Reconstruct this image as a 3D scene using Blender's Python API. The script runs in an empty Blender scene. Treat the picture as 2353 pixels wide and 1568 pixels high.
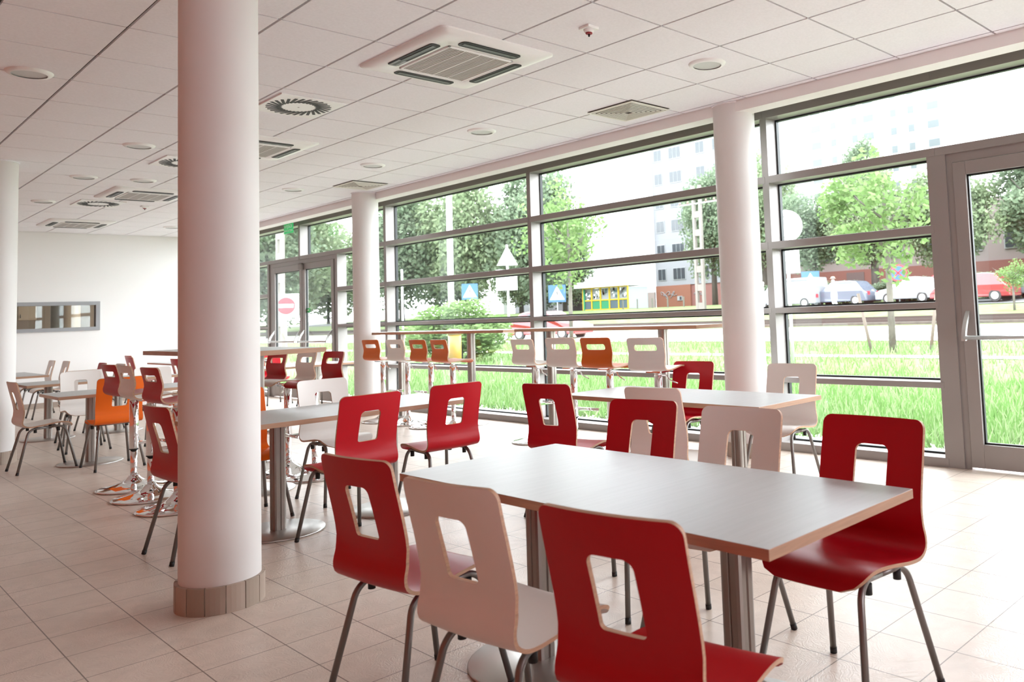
import bpy, bmesh, math, random
from mathutils import Vector, Matrix
PI = math.pi
S = bpy.context.scene
COL = S.collection
random.seed(7)
# ------------------------------------------------------------------ camera, world, exposure
W, HH = 2353.0, 1568.0
F_PX, YAW, PITCH, ROLL, CX, CY, EYE = 1859.887, 0.8184, 0.0690, -0.0391, 1475.708, 586.623, 1.39
def camera():
    f = Vector((math.sin(YAW)*math.cos(PITCH), math.cos(YAW)*math.cos(PITCH), math.sin(PITCH)))
    r = Vector((math.cos(YAW), -math.sin(YAW), 0)); u = r.cross(f)
    r2 = math.cos(ROLL)*r + math.sin(ROLL)*u; u2 = -math.sin(ROLL)*r + math.cos(ROLL)*u
    cd = bpy.data.cameras.new('camera'); co = bpy.data.objects.new('camera', cd); COL.objects.link(co)
    m = Matrix.Identity(4)
    for i in range(3):
        m[i][0], m[i][1], m[i][2] = r2[i], u2[i], -f[i]
    m[2][3] = EYE
    co.matrix_world = m
    cd.sensor_width = 36; cd.lens = F_PX/W*36
    cd.shift_x = (W/2-CX)/W; cd.shift_y = (CY-HH/2)/W
    cd.clip_start = 0.05; cd.clip_end = 600
    cd.dof.use_dof = True; cd.dof.focus_distance = 5.2; cd.dof.aperture_fstop = 4.0
    S.camera = co
camera()
wd = bpy.data.worlds.new('world'); S.world = wd; wd.use_nodes = True
bg = wd.node_tree.nodes['Background']
bg.inputs[0].default_value = (0.95, 0.965, 1.025, 1); bg.inputs[1].default_value = 1.0
def portal(name, loc, rot, sx, sy):
    l = bpy.data.lights.new(name, 'AREA'); l.shape = 'RECTANGLE'; l.size = sx; l.size_y = sy
    l.cycles.is_portal = True
    o = bpy.data.objects.new(name, l); COL.objects.link(o); o.location = loc; o.rotation_euler = rot
portal('daylight_portal', (6.62, 8.85, 1.65), (0, PI/2, 0), 3.2, 20.3)
portal('daylight_portal', (2.3, -4.9, 1.8), (PI/2, 0, 0), 2.2, 1.8)  # samples daylight through the added opening behind the viewpoint
vs = S.view_settings
vs.view_transform = 'Standard'; vs.look = 'None'; vs.gamma = 1.0; vs.use_curve_mapping = False
vs.exposure = 3.75
S.cycles.use_denoising = True
S.cycles.max_bounces = 10; S.cycles.diffuse_bounces = 6; S.cycles.transparent_max_bounces = 24
S.cycles.sample_clamp_indirect = 12
# ------------------------------------------------------------------ materials
MATS = {}
def mat(name, color, rough=0.5, metal=0.0, spec=0.5, noise=None, coat=0.0):
    if name in MATS: return MATS[name]
    m = bpy.data.materials.new(name); m.use_nodes = True; nt = m.node_tree
    b = nt.nodes['Principled BSDF']
    b.inputs['Roughness'].default_value = rough; b.inputs['Metallic'].default_value = metal
    b.inputs['Specular IOR Level'].default_value = spec; b.inputs['Coat Weight'].default_value = coat
    c = (*color, 1)
    b.inputs['Base Color'].default_value = c
    if noise:                              # (scale xyz, amount, detail)
        sc, amt = noise
        tc = nt.nodes.new('ShaderNodeTexCoord'); mp = nt.nodes.new('ShaderNodeMapping'); mp.inputs['Scale'].default_value = sc
        nz = nt.nodes.new('ShaderNodeTexNoise'); nz.inputs['Scale'].default_value = 1.0; nz.inputs['Detail'].default_value = 4
        rp = nt.nodes.new('ShaderNodeMapRange'); rp.inputs[1].default_value = .3; rp.inputs[2].default_value = .7
        rp.inputs[3].default_value = 1-amt; rp.inputs[4].default_value = 1+amt
        mx = nt.nodes.new('ShaderNodeMix'); mx.data_type = 'RGBA'; mx.blend_type = 'MULTIPLY'; mx.inputs[0].default_value = 1
        mx.inputs[6].default_value = c
        cb = nt.nodes.new('ShaderNodeCombineColor')
        L = nt.links.new
        L(tc.outputs['Object'], mp.inputs[0]); L(mp.outputs[0], nz.inputs[0]); L(nz.outputs[0], rp.inputs[0])
        for k in range(3): L(rp.outputs[0], cb.inputs[k])
        L(cb.outputs[0], mx.inputs[7]); L(mx.outputs[2], b.inputs['Base Color'])
    MATS[name] = m
    return m
WHITE_WALL = mat('white_wall_paint', (.82, .81, .80), .7)
CEIL_TILE = mat('ceiling_tile', (.87, .85, .885), .85, noise=((60, 60, 60), .03))
CEIL_DARK = mat('ceiling_gap', (.07, .05, .042), .9)
PLASTER = mat('plaster', (.86, .83, .82), .8)
RED = mat('red_lacquer', (.44, .002, .010), .38, spec=.28)
ORANGE = mat('orange_lacquer', (.80, .135, .004), .36, spec=.35)
CREAM = mat('white_lacquer', (.78, .74, .71), .35, spec=.5)
WOOD_EDGE = mat('plywood_edge', (.46, .27, .17), .55, noise=((3, 3, 160), .18))
TABLE_TOP = mat('pale_laminate', (.42, .42, .415), .34, noise=((3.5, 60, 3), .045))
TABLE_EDGE = mat('wood_edge', (.43, .25, .16), .5, noise=((6, 6, 90), .12))
STEEL = mat('brushed_steel', (.52, .50, .48), .34, metal=.9)
TUBE = mat('satin_grey_tube', (.21, .195, .185), .36, metal=.75)
POLE = mat('dimmed_brushed_pole', (.30, .265, .24), .38, metal=.85)  # steel darkened in colour for the dim room the upright poles reflect
CHROME = mat('chrome', (.86, .86, .87), .05, metal=1.0)
BLACK = mat('black_rubber', (.012, .011, .011), .6)
ALU = mat('grey_aluminium', (.30, .275, .265), .42, metal=.25)
ALU_LIGHT = mat('satin_aluminium', (.52, .52, .51), .35, metal=.7)
GASKET = mat('black_gasket', (.008, .010, .010), .5)
PLASTIC_W = mat('white_plastic', (.86, .85, .84), .4)
GRILLE = mat('grey_grille', (.47, .44, .42), .6)
DIFFUSER = mat('lamp_diffuser', (.62, .63, .62), .5)
GREEN = mat('sign_green', (.0, .36, .07), .4)
EXIT_G = mat('lit_exit_green', (.0, .30, .07), .4)
EXIT_G.node_tree.nodes['Principled BSDF'].inputs['Emission Color'].default_value = (0, .30, .075, 1); EXIT_G.node_tree.nodes['Principled BSDF'].inputs['Emission Strength'].default_value = .07
SIGN_W = mat('sign_white', (.85, .86, .86), .5)
SIGN_B = mat('sign_blue', (.016, .07, .155), .5)
SIGN_R = mat('sign_red', (.30, .018, .03), .5)
def glass():
    m = bpy.data.materials.new('window_glass'); m.use_nodes = True; nt = m.node_tree; nt.nodes.clear(); L = nt.links.new
    out = nt.nodes.new('ShaderNodeOutputMaterial'); t = nt.nodes.new('ShaderNodeBsdfTransparent'); t.inputs[0].default_value = (.95, .98, .97, 1)
    g = nt.nodes.new('ShaderNodeBsdfGlossy'); g.inputs['Roughness'].default_value = .01; g.inputs[0].default_value = (.9, .95, .95, 1)
    lw = nt.nodes.new('ShaderNodeLayerWeight'); lw.inputs[0].default_value = .5
    pw = nt.nodes.new('ShaderNodeMath'); pw.operation = 'POWER'; pw.inputs[1].default_value = 4.5; L(lw.outputs['Facing'], pw.inputs[0])
    ma = nt.nodes.new('ShaderNodeMath'); ma.operation = 'MULTIPLY_ADD'; ma.inputs[1].default_value = .5; ma.inputs[2].default_value = .035; L(pw.outputs[0], ma.inputs[0])
    mx = nt.nodes.new('ShaderNodeMixShader'); L(ma.outputs[0], mx.inputs[0]); L(t.outputs[0], mx.inputs[1]); L(g.outputs[0], mx.inputs[2]); L(mx.outputs[0], out.inputs[0])
    return m
GLASS = glass()
def floor_mat():
    m = bpy.data.materials.new('floor_tiles'); m.use_nodes = True; nt = m.node_tree; b = nt.nodes['Principled BSDF']; L = nt.links.new
    tc = nt.nodes.new('ShaderNodeTexCoord'); mp = nt.nodes.new('ShaderNodeMapping')
    mp.inputs['Location'].default_value = (-1.212/.333, -1.72/.3244, 0)
    mp.inputs['Scale'].default_value = (1/.333, 1/.3244, 1)
    br = nt.nodes.new('ShaderNodeTexBrick'); br.offset = 0; br.squash = 1
    br.inputs['Scale'].default_value = 1; br.inputs['Brick Width'].default_value = 1; br.inputs['Row Height'].default_value = 1
    br.inputs['Mortar Size'].default_value = .0085; br.inputs['Mortar Smooth'].default_value = .2; br.inputs['Bias'].default_value = 0
    br.inputs['Color1'].default_value = (.59, .495, .42, 1); br.inputs['Color2'].default_value = (.63, .53, .455, 1); br.inputs['Mortar'].default_value = (.19, .14, .11, 1)
    nz = nt.nodes.new('ShaderNodeTexNoise'); nz.inputs['Scale'].default_value = 7; nz.inputs['Detail'].default_value = 8; nz.inputs['Distortion'].default_value = 1.2
    mr = nt.nodes.new('ShaderNodeMapRange'); mr.inputs[1].default_value = .3; mr.inputs[2].default_value = .7; mr.inputs[3].default_value = .93; mr.inputs[4].default_value = 1.06
    cb = nt.nodes.new('ShaderNodeCombineColor'); mx = nt.nodes.new('ShaderNodeMix'); mx.data_type = 'RGBA'; mx.blend_type = 'MULTIPLY'; mx.inputs[0].default_value = 1
    L(tc.outputs['Object'], mp.inputs[0]); L(mp.outputs[0], br.inputs[0]); L(tc.outputs['Object'], nz.inputs[0]); L(nz.outputs[0], mr.inputs[0])
    for k in range(3): L(mr.outputs[0], cb.inputs[k])
    L(br.outputs[0], mx.inputs[6]); L(cb.outputs[0], mx.inputs[7]); L(mx.outputs[2], b.inputs['Base Color'])
    bp = nt.nodes.new('ShaderNodeBump'); bp.inputs['Strength'].default_value = .16; bp.inputs['Distance'].default_value = .004
    n2 = nt.nodes.new('ShaderNodeTexNoise'); n2.inputs['Scale'].default_value = 5.5; n2.inputs['Detail'].default_value = 3; n2.inputs['Distortion'].default_value = 2.6
    rd = nt.nodes.new('ShaderNodeMath'); rd.operation = 'PINGPONG'; rd.inputs[1].default_value = .045; L(tc.outputs['Object'], n2.inputs[0]); L(n2.outputs[0], rd.inputs[0])
    sc = nt.nodes.new('ShaderNodeMath'); sc.operation = 'MULTIPLY'; sc.inputs[1].default_value = 14; L(rd.outputs[0], sc.inputs[0])
    L(sc.outputs[0], bp.inputs['Height']); L(bp.outputs[0], b.inputs['Normal'])
    b.inputs['Roughness'].default_value = .34; b.inputs['Specular IOR Level'].default_value = .32
    return m
def ground_mat(name, c1, c2, scale):
    m = bpy.data.materials.new(name); m.use_nodes = True; nt = m.node_tree; b = nt.nodes['Principled BSDF']; L = nt.links.new
    tc = nt.nodes.new('ShaderNodeTexCoord'); nz = nt.nodes.new('ShaderNodeTexNoise'); nz.inputs['Scale'].default_value = scale; nz.inputs['Detail'].default_value = 8
    rp = nt.nodes.new('ShaderNodeValToRGB'); rp.color_ramp.elements[0].color = (*c1, 1); rp.color_ramp.elements[1].color = (*c2, 1)
    rp.color_ramp.elements[0].position = .35; rp.color_ramp.elements[1].position = .65
    L(tc.outputs['Object'], nz.inputs[0]); L(nz.outputs[0], rp.inputs[0]); L(rp.outputs[0], b.inputs['Base Color'])
    b.inputs['Roughness'].default_value = .9; b.inputs['Specular IOR Level'].default_value = .1
    return m
def leaf_mat(name, c, tr=.45):
    m = bpy.data.materials.new(name); m.use_nodes = True; nt = m.node_tree; nt.nodes.clear(); L = nt.links.new
    out = nt.nodes.new('ShaderNodeOutputMaterial'); d = nt.nodes.new('ShaderNodeBsdfDiffuse'); t = nt.nodes.new('ShaderNodeBsdfTranslucent'); mx = nt.nodes.new('ShaderNodeMixShader')
    d.inputs[0].default_value = (*c, 1); t.inputs[0].default_value = (*c, 1); mx.inputs[0].default_value = tr
    L(d.outputs[0], mx.inputs[1]); L(t.outputs[0], mx.inputs[2]); L(mx.outputs[0], out.inputs[0])
    return m
# ------------------------------------------------------------------ mesh builder
class MB:
    def __init__(s): s.v = []; s.f = []; s.m = []; s.sm = []; s.n = {}
    def face(s, idx, mi=0, smooth=False): s.f.append(tuple(idx)); s.m.append(mi); s.sm.append(smooth)
    def box(s, x0, x1, y0, y1, z0, z1, mi=0, top=None):
        b = len(s.v); s.v += [(x, y, z) for z in (z0, z1) for y in (y0, y1) for x in (x0, x1)]
        for k, q in enumerate(((0, 2, 3, 1), (4, 5, 7, 6), (0, 1, 5, 4), (2, 6, 7, 3), (0, 4, 6, 2), (1, 3, 7, 5))):
            s.face([b+i for i in q], top if (k == 1 and top is not None) else mi)
        return s
    def obox(s, c, ax, ay, az, mi=0):      # oriented box: centre and three half-axis vectors
        b = len(s.v); c = Vector(c); ax, ay, az = Vector(ax), Vector(ay), Vector(az)
        s.v += [tuple(c+ax*i+ay*j+az*k) for k in (-1, 1) for j in (-1, 1) for i in (-1, 1)]
        for q in ((0, 2, 3, 1), (4, 5, 7, 6), (0, 1, 5, 4), (2, 6, 7, 3), (0, 4, 6, 2), (1, 3, 7, 5)): s.face([b+i for i in q], mi)
        return s
    def poly(s, pts, mi=0, smooth=False):
        b = len(s.v); s.v += [tuple(p) for p in pts]; s.face(range(b, b+len(pts)), mi, smooth); return s
    def lathe(s, prof, n=32, c=(0, 0, 0), mi=0, smooth=True, cap=True):   # prof: (r, z) bottom to top
        b = len(s.v)
        for r, z in prof:
            for k in range(n):
                a = 2*PI*k/n; s.v.append((c[0]+r*math.cos(a), c[1]+r*math.sin(a), c[2]+z))
        for i in range(len(prof)-1):
            for k in range(n):
                k2 = (k+1) % n; s.face((b+i*n+k, b+i*n+k2, b+(i+1)*n+k2, b+(i+1)*n+k), mi, smooth)
        if cap:
            if prof[0][0] > 1e-6: s.face([b+k for k in reversed(range(n))], mi)
            if prof[-1][0] > 1e-6: s.face([b+(len(prof)-1)*n+k for k in range(n)], mi)
        return s
    def prism(s, pts, z0, z1, mi=0, top=None, side=None):   # pts ccw in xy
        b = len(s.v); n = len(pts)
        s.v += [(p[0], p[1], z0) for p in pts]+[(p[0], p[1], z1) for p in pts]
        s.face([b+k for k in reversed(range(n))], mi); s.face([b+n+k for k in range(n)], mi if top is None else top)
        for k in range(n): s.face((b+k, b+(k+1) % n, b+n+(k+1) % n, b+n+k), mi if side is None else side)
        return s
    def tube(s, pts, r, n=12, mi=0, cap=True):
        pts = [Vector(p) for p in pts]; b = len(s.v); up = Vector((0, 0, 1)); prev = None
        rr = r if isinstance(r, (list, tuple)) else [r]*len(pts)
        for i, p in enumerate(pts):
            t = (pts[min(i+1, len(pts)-1)]-pts[max(i-1, 0)]).normalized()
            if prev is None:
                a = t.cross(up if abs(t.z) < .9 else Vector((1, 0, 0))).normalized()
            else:
                a = (prev-t*prev.dot(t)).normalized()
            prev = a; c = t.cross(a)
            for k in range(n):
                an = 2*PI*k/n; s.v.append(tuple(p+(a*math.cos(an)+c*math.sin(an))*rr[i]))
        for i in range(len(pts)-1):
            for k in range(n):
                k2 = (k+1) % n; s.face((b+i*n+k, b+i*n+k2, b+(i+1)*n+k2, b+(i+1)*n+k), mi, True)
        if cap:
            s.face([b+k for k in reversed(range(n))], mi); s.face([b+(len(pts)-1)*n+k for k in range(n)], mi)
        return s
    def mesh(s, name, mats):
        me = bpy.data.meshes.new(name); me.from_pydata(s.v, [], s.f)
        for m in mats: me.materials.append(m)
        me.polygons.foreach_set('material_index', s.m); me.polygons.foreach_set('use_smooth', s.sm)
        me.update()
        return me
    def build(s, name, mats, parent=None, loc=None, bevel=0):
        if not isinstance(mats, (list, tuple)): mats = [mats]
        o = bpy.data.objects.new(name, s.mesh(name, mats)); COL.objects.link(o)
        if parent: o.parent = parent
        if loc: o.location = loc
        if bevel:
            md = o.modifiers.new('bevel', 'BEVEL'); md.width = bevel; md.segments = 2; md.limit_method = 'ANGLE'
        return o
def fillet(pts, rad, n=7):
    pts = [Vector(p) for p in pts]; out = [pts[0]]
    for i in range(1, len(pts)-1):
        a, b, c = pts[i-1], pts[i], pts[i+1]; u = (a-b); v = (c-b); lu, lv = u.length, v.length; u.normalize(); v.normalize()
        ang = u.angle(v); d = min(rad/math.tan(ang/2), lu*.49, lv*.49); r = d*math.tan(ang/2)
        ctr = b+(u+v).normalized()*(r/math.sin(ang/2)); p0, p1 = b+u*d, b+v*d
        e0, e1 = p0-ctr, p1-ctr; th = e0.angle(e1)
        for k in range(n+1):
            t = k/n; out.append(ctr+(e0*math.sin((1-t)*th)+e1*math.sin(t*th))/math.sin(th))
    out.append(pts[-1]); return out
def rrect(hw, hh, r, n=5, c=(0, 0)):       # ccw rounded rectangle, r one value or four (+x+y, -x+y, -x-y, +x-y)
    rs = r if isinstance(r, (list, tuple)) else [r]*4; out = []
    for (sx, sy), rr, a0 in zip(((1, 1), (-1, 1), (-1, -1), (1, -1)), rs, (0, PI/2, PI, 1.5*PI)):
        for k in range(n+1):
            a = a0+PI/2*k/n; out.append((c[0]+sx*(hw-rr)+rr*math.cos(a), c[1]+sy*(hh-rr)+rr*math.sin(a)))
    return out
def empty(name, loc=(0, 0, 0), rz=0, sc=1):
    o = bpy.data.objects.new(name, None); COL.objects.link(o); o.location = loc; o.rotation_euler = (0, 0, rz); o.scale = (sc,)*3
    o.empty_display_size = .1
    return o
def tag(o, label=None, cat=None, group=None, kind=None):
    if label: o['label'] = label
    if cat: o['category'] = cat
    if group: o['group'] = group
    if kind: o['kind'] = kind
    return o
def dup(root):
    r = root.copy(); COL.objects.link(r)
    for ch in root.children:
        c = ch.copy(); COL.objects.link(c); c.parent = r
        for g in ch.children:
            d = g.copy(); COL.objects.link(d); d.parent = c
    return r
def structure(o, label=None): return tag(o, label, None, None, 'structure')
# ------------------------------------------------------------------ room shell
XW, YB, ZC = 6.653, 18.9, 3.344
XL, YF = -3.2, -5.0
XE = 6.16                                   # where the tiled ceiling ends
structure(MB().box(XL-.2, XW+.12, YF-.2, YB+.2, -.2, 0).build('floor', floor_mat()), 'beige stone-look tiled floor with dark joints')
def ceiling():
    mb = MB(); tx, ty, x0, y0 = .65412, .75898, 2.80638, 4.34628
    mb.box(XL-.2, XW+.12, YF-.2, YB+.2, ZC+.018, ZC+.2, 1)
    xs = [x0+tx*i for i in range(-10, 6)]; ys = [y0+ty*j for j in range(-13, 20)]
    xs = [XL]+[x for x in xs if x > XL+.05]+[XE]; ys = [YF]+[y for y in ys if YF+.05 < y < YB-.05]+[YB]
    for i in range(len(xs)-1):
        for j in range(len(ys)-1):
            mb.box(xs[i]+.009, xs[i+1]-.009, ys[j]+.008, ys[j+1]-.008, ZC, ZC+.019, 0)
    return mb.build('ceiling', [CEIL_TILE, CEIL_DARK])
structure(ceiling(), 'suspended ceiling of square white mineral tiles')
mb = MB().box(XE, XE+.19, YF, YB, 3.24, ZC+.02)
structure(mb.build('trim_1', PLASTER), 'plaster bulkhead band above the window wall')
# back wall with the long internal window
WX0, WX1, WZ0, WZ1 = 2.55, 4.36, 1.435, 2.005
mb = MB()
for a, b, c, d in ((XL, WX0, 0, ZC), (WX1, XW+.1, 0, ZC), (WX0, WX1, 0, WZ0), (WX0, WX1, WZ1, ZC)): mb.box(a, b, YB, YB+.2, c, d+.01)
structure(mb.build('wall_back', WHITE_WALL), 'plain white wall at the far end of the canteen')
structure(MB().box(XL-.2, XL, YF-.2, YB+.2, -.1, ZC+.1).build('wall_left', mat('orange_red_wall', (.62, .13, .05), .6)), 'orange-red side wall')
mb = MB(); mb.box(XL, XW+.1, YF-.2, YF, -.1, .9); mb.box(XL, 1.2, YF-.2, YF, .9, ZC+.1); mb.box(3.4, XW+.1, YF-.2, YF, .9, ZC+.1); mb.box(1.2, 3.4, YF-.2, YF, 2.7, ZC+.1)  # unseen opening added here to throw soft fill on camera-facing sides
structure(mb.build('wall_front', mat('front_wall_red', (.55, .12, .06), .6)), 'red wall behind the viewpoint with one opening added for fill light')
structure(MB().box(XL, XW-.02, YB-.012, YB, 0, .10).build('baseboard_back', mat('tile_skirting', (.36, .29, .24), .5)), 'brown tile skirting along the far wall')
# internal window, with the room beyond it
iw = structure(empty('window_9', (0, 0, 0)), 'long low internal window in a grey frame on the far white wall')
mb = MB(); fw = .07
for a, b, c, d in ((WX0, WX1, WZ0, WZ0+fw), (WX0, WX1, WZ1-fw, WZ1), (WX0, WX0+fw, WZ0+fw, WZ1-fw), (WX1-fw, WX1, WZ0+fw, WZ1-fw)): mb.box(a, b, YB-.03, YB+.12, c, d)
mb.build('window_frame', mat('internal_window_frame', (.30, .30, .31), .45, metal=.3), iw)
MB().box(WX0+fw, WX1-fw, YB+.045, YB+.05, WZ0+fw, WZ1-fw).build('pane', GLASS, iw)
bx = (1.0, 6.6, YB+.2, YB+4.2)
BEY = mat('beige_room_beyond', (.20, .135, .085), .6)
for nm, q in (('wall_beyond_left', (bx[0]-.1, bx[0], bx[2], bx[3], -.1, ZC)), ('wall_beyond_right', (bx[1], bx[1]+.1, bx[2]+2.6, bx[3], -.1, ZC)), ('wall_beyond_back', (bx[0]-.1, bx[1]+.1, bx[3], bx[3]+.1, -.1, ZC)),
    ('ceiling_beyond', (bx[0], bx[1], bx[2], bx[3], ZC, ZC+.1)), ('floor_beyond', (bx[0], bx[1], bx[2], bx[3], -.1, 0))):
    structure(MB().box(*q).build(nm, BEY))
t = tag(empty('wall_cupboard', (3.55, YB+3.3, 1.72)), 'pale wooden wall cupboards seen through the internal window', 'cupboard')
for k in range(2):
    d = MB().box(-.3+k*.34, .03+k*.34, 0, .35, 0, .6).build('door', mat('maple_front', (.42, .30, .19), .45), t, bevel=.004)
    MB().tube([(-.02+k*.1, -.02, .05), (-.02+k*.1, -.02, .13)], .006).build('handle', BLACK, d)
tag(MB().lathe([(.26, 0), (.26, ZC)], 28, (4.18, YB+1.9, 0)).build('round_pillar', mat('tan_pillar', (.32, .22, .14), .5)), 'tan round pillar seen through the internal window', 'pillar', kind='thing')
tag(MB().box(4.9, 5.4, YB+2.2, YB+2.6, 0, 2.0).build('tall_cabinet', mat('brown_cabinet', (.30, .20, .13), .5), bevel=.01), 'dark brown cabinet at the right in the internal window', 'cabinet')
# ------------------------------------------------------------------ glazed window wall
TR = [(2.60, 2.671), (1.948, 2.018), (1.318, 1.370), (.650, .702)]      # transom bands (bottom, top)
HD = (3.25, 3.342); SILL = (0, .078)
DEP = .17
def bay(n, y0, y1, label, z_low=0.0, rails=TR, mull=True, zm=None, join_lo=False, join_hi=False):   # join: the top pane runs on past that end
    r = structure(empty('window_%d' % n, (XW, y0, 0)), label)
    L = y1-y0; mw = .075
    if mull: MB().box(0, DEP, 0, mw, z_low, zm or HD[1]).build('mullion', ALU, r)
    m0 = mw if mull else 0
    bars = [HD]+[b for b in rails if b[0] > z_low-.01]+([SILL] if z_low == 0 else [])
    for zb, zt in bars:
        MB().box(-.004, DEP, 0 if (zm and zt > 2.6) else m0*.6, L, zb, zt).build('sill' if zb == 0 else 'transom', ALU, r, bevel=.003)
    bars = sorted(bars); gz = MB(); g = .016
    for (a, b), (c, d) in zip(bars[:-1], bars[1:]):
        top = d >= HD[1]-1e-6; jl, jh = join_lo and top, join_hi and top
        y_a, y_b, z_a, z_b = (0 if jl else m0), L, b, c
        for q in [(y_a, y_b, z_a, z_a+g), (y_a, y_b, z_b-g, z_b)]+([] if jl else [(y_a, y_a+g, z_a, z_b)])+([] if jh else [(y_b-g, y_b, z_a, z_b)]):
            gz.box(DEP-.012, DEP+.03, q[0], q[1], q[2], q[3])
        MB().box(DEP+.004, DEP+.01, y_a+(0 if jl else g*.5), y_b-(0 if jh else g*.5), z_a+g*.5, z_b-g*.5).build('pane', GLASS, r)
    gz.build('gasket', GASKET, r)
    return r
bay(1, 2.80, 4.48, 'narrow glazed bay between the right door and the white pillar', zm=2.6, join_lo=True)
bay(2, 4.48, 8.18, 'wide glazed bay left of the right-hand white pillar, looking onto the street tree')
bay(3, 8.18, 11.86, 'glazed bay behind the orange stools, looking onto the green shrub')
bay(4, 11.86, 13.62, 'narrow glazed bay beside the double door, partly behind a white pillar', join_hi=True)
bay(5, 16.42, YB, 'glazed bay beyond the double door', zm=2.6, join_lo=True)
bay(6, 13.62, 15.0, 'fanlight pane above the right leaf of the double door', z_low=2.60, rails=TR[:1], mull=False, join_lo=True)
bay(7, 15.0, 16.42, 'fanlight pane above the left leaf of the double door, behind the exit sign', z_low=2.60, rails=TR[:1], join_hi=True)
bay(8, -1.2, 1.0, 'unseen glazed bay behind the viewpoint, added for light', rails=TR)  # extra bay out of view, added to let in more daylight
structure(MB().box(XW-.02, XW+.1, YF, -1.2, -.1, ZC+.1).build('wall_right', WHITE_WALL), 'white wall beside the viewpoint')  # unseen stretch made solid to hold back window light from behind
bay(10, 1.0, 2.80, 'fanlight pane above the right-hand door', z_low=2.60, rails=TR[:1], join_hi=True)
structure(MB().box(XW, XW+DEP, 2.715, 2.80, 0, 2.6).build('trim_2', ALU), 'grey aluminium post left of the right door')
structure(MB().box(XW, XW+DEP, 13.535, 13.62, 0, 2.6).build('trim_3', ALU), 'grey aluminium post right of the double door')
def push_bar(parent, yh, yl):              # bar across the leaf from yh to yl, curved arm at each end
    pb = empty('push_bar'); pb.parent = parent
    MB().tube([(XW-.115, yh, 1.075), (XW-.115, yl, 1.075)], .017, 12).build('bar', ALU_LIGHT, pb)
    for y in (yh, yl):
        mb = MB(); n = 8; sec = []
        for k in range(n+1):
            t = k/n; z = 1.05+.24*t; x = XW-.13+.13*t**1.8
            sec.append((x, z))
        b0 = len(mb.v)
        for x, z in sec:
            for (dx, dy) in ((0, -.016), (0, .016), (.035 if z < 1.25 else .012, .016), (.035 if z < 1.25 else .012, -.016)): mb.v.append((min(x+dx, XW+.0), y+dy, z))
        for i in range(n):
            for k in range(4): mb.face((b0+i*4+k, b0+i*4+(k+1) % 4, b0+(i+1)*4+(k+1) % 4, b0+(i+1)*4+k), 0, False)
        mb.face([b0+k for k in range(4)]); mb.face([b0+n*4+k for k in range(4)])
        mb.build('arm', ALU_LIGHT, pb)
def leaf(parent, y0, y1, z1=2.52, name='door_leaf'):
    fr = .105; mb = MB(); x0, x1 = XW+.005, XW+.075
    mb.box(x0, x1, y0, y0+fr, .02, z1); mb.box(x0, x1, y1-fr, y1, .02, z1); mb.box(x0, x1, y0+fr, y1-fr, .02, .21); mb.box(x0, x1, y0+fr, y1-fr, z1-.11, z1)
    lf = mb.build(name, ALU, parent, bevel=.004)
    g = .014; gb = MB(); a, b, c, d = y0+fr, y1-fr, .21, z1-.11
    for q in ((a, b, c, c+g), (a, b, d-g, d), (a, a+g, c, d), (b-g, b, c, d)): gb.box(XW+.03, XW+.06, *q)
    gb.build('gasket', GASKET, lf)
    MB().box(XW+.042, XW+.048, a+g*.4, b-g*.4, c+g*.4, d-g*.4).build('pane', GLASS, lf)
    return lf
d1 = structure(empty('door_1'), 'right-hand grey glazed door with a horizontal push bar')
mb = MB(); mb.box(XW+.02, XW+.09, 2.665, 2.715, 0, 2.6); mb.box(XW+.02, XW+.09, 1.08, 2.665, 2.525, 2.6); mb.box(XW+.02, XW+.09, 1.08, 1.13, 0, 2.525)
mb.build('door_frame', ALU, d1)
leaf(d1, 1.135, 2.66); push_bar(d1, 2.61, 1.2)
d2 = structure(empty('door_2'), 'grey glazed double door with push bars under the green exit sign')
mb = MB(); mb.box(XW+.02, XW+.09, 13.62, 13.67, 0, 2.6); mb.box(XW+.02, XW+.09, 16.27, 16.42, 0, 2.6); mb.box(XW+.02, XW+.09, 13.67, 16.27, 2.525, 2.6)
mb.build('door_frame', ALU, d2)
leaf(d2, 13.68, 14.93); leaf(d2, 14.95, 16.26)
push_bar(d2, 14.86, 13.74); push_bar(d2, 16.16, 15.02)
MB().box(XW-.05, XW+.01, 14.86, 15.0, 2.40, 2.53).build('door_closer', mat('closer_grey', (.22, .20, .19), .5), d2, bevel=.02)
for y in (14.80, 14.99):
    s = MB().box(XW+.036, XW+.04, y-.09, y+.06, 1.605, 1.685).build('exit_sticker', GREEN, d2)
    mbk = MB(); mbk.obox((XW+.034, y+.03, 1.645), (.001, 0, 0), (0, .012, .018), (0, -.004, .004)); mbk.obox((XW+.034, y+.02, 1.63), (.001, 0, 0), (0, .014, -.012), (0, .003, .003))
    mbk.obox((XW+.034, y-.045, 1.648), (.001, 0, 0), (0, .025, 0), (0, 0, .012)); mbk.build('pictogram', SIGN_W, s)
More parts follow.
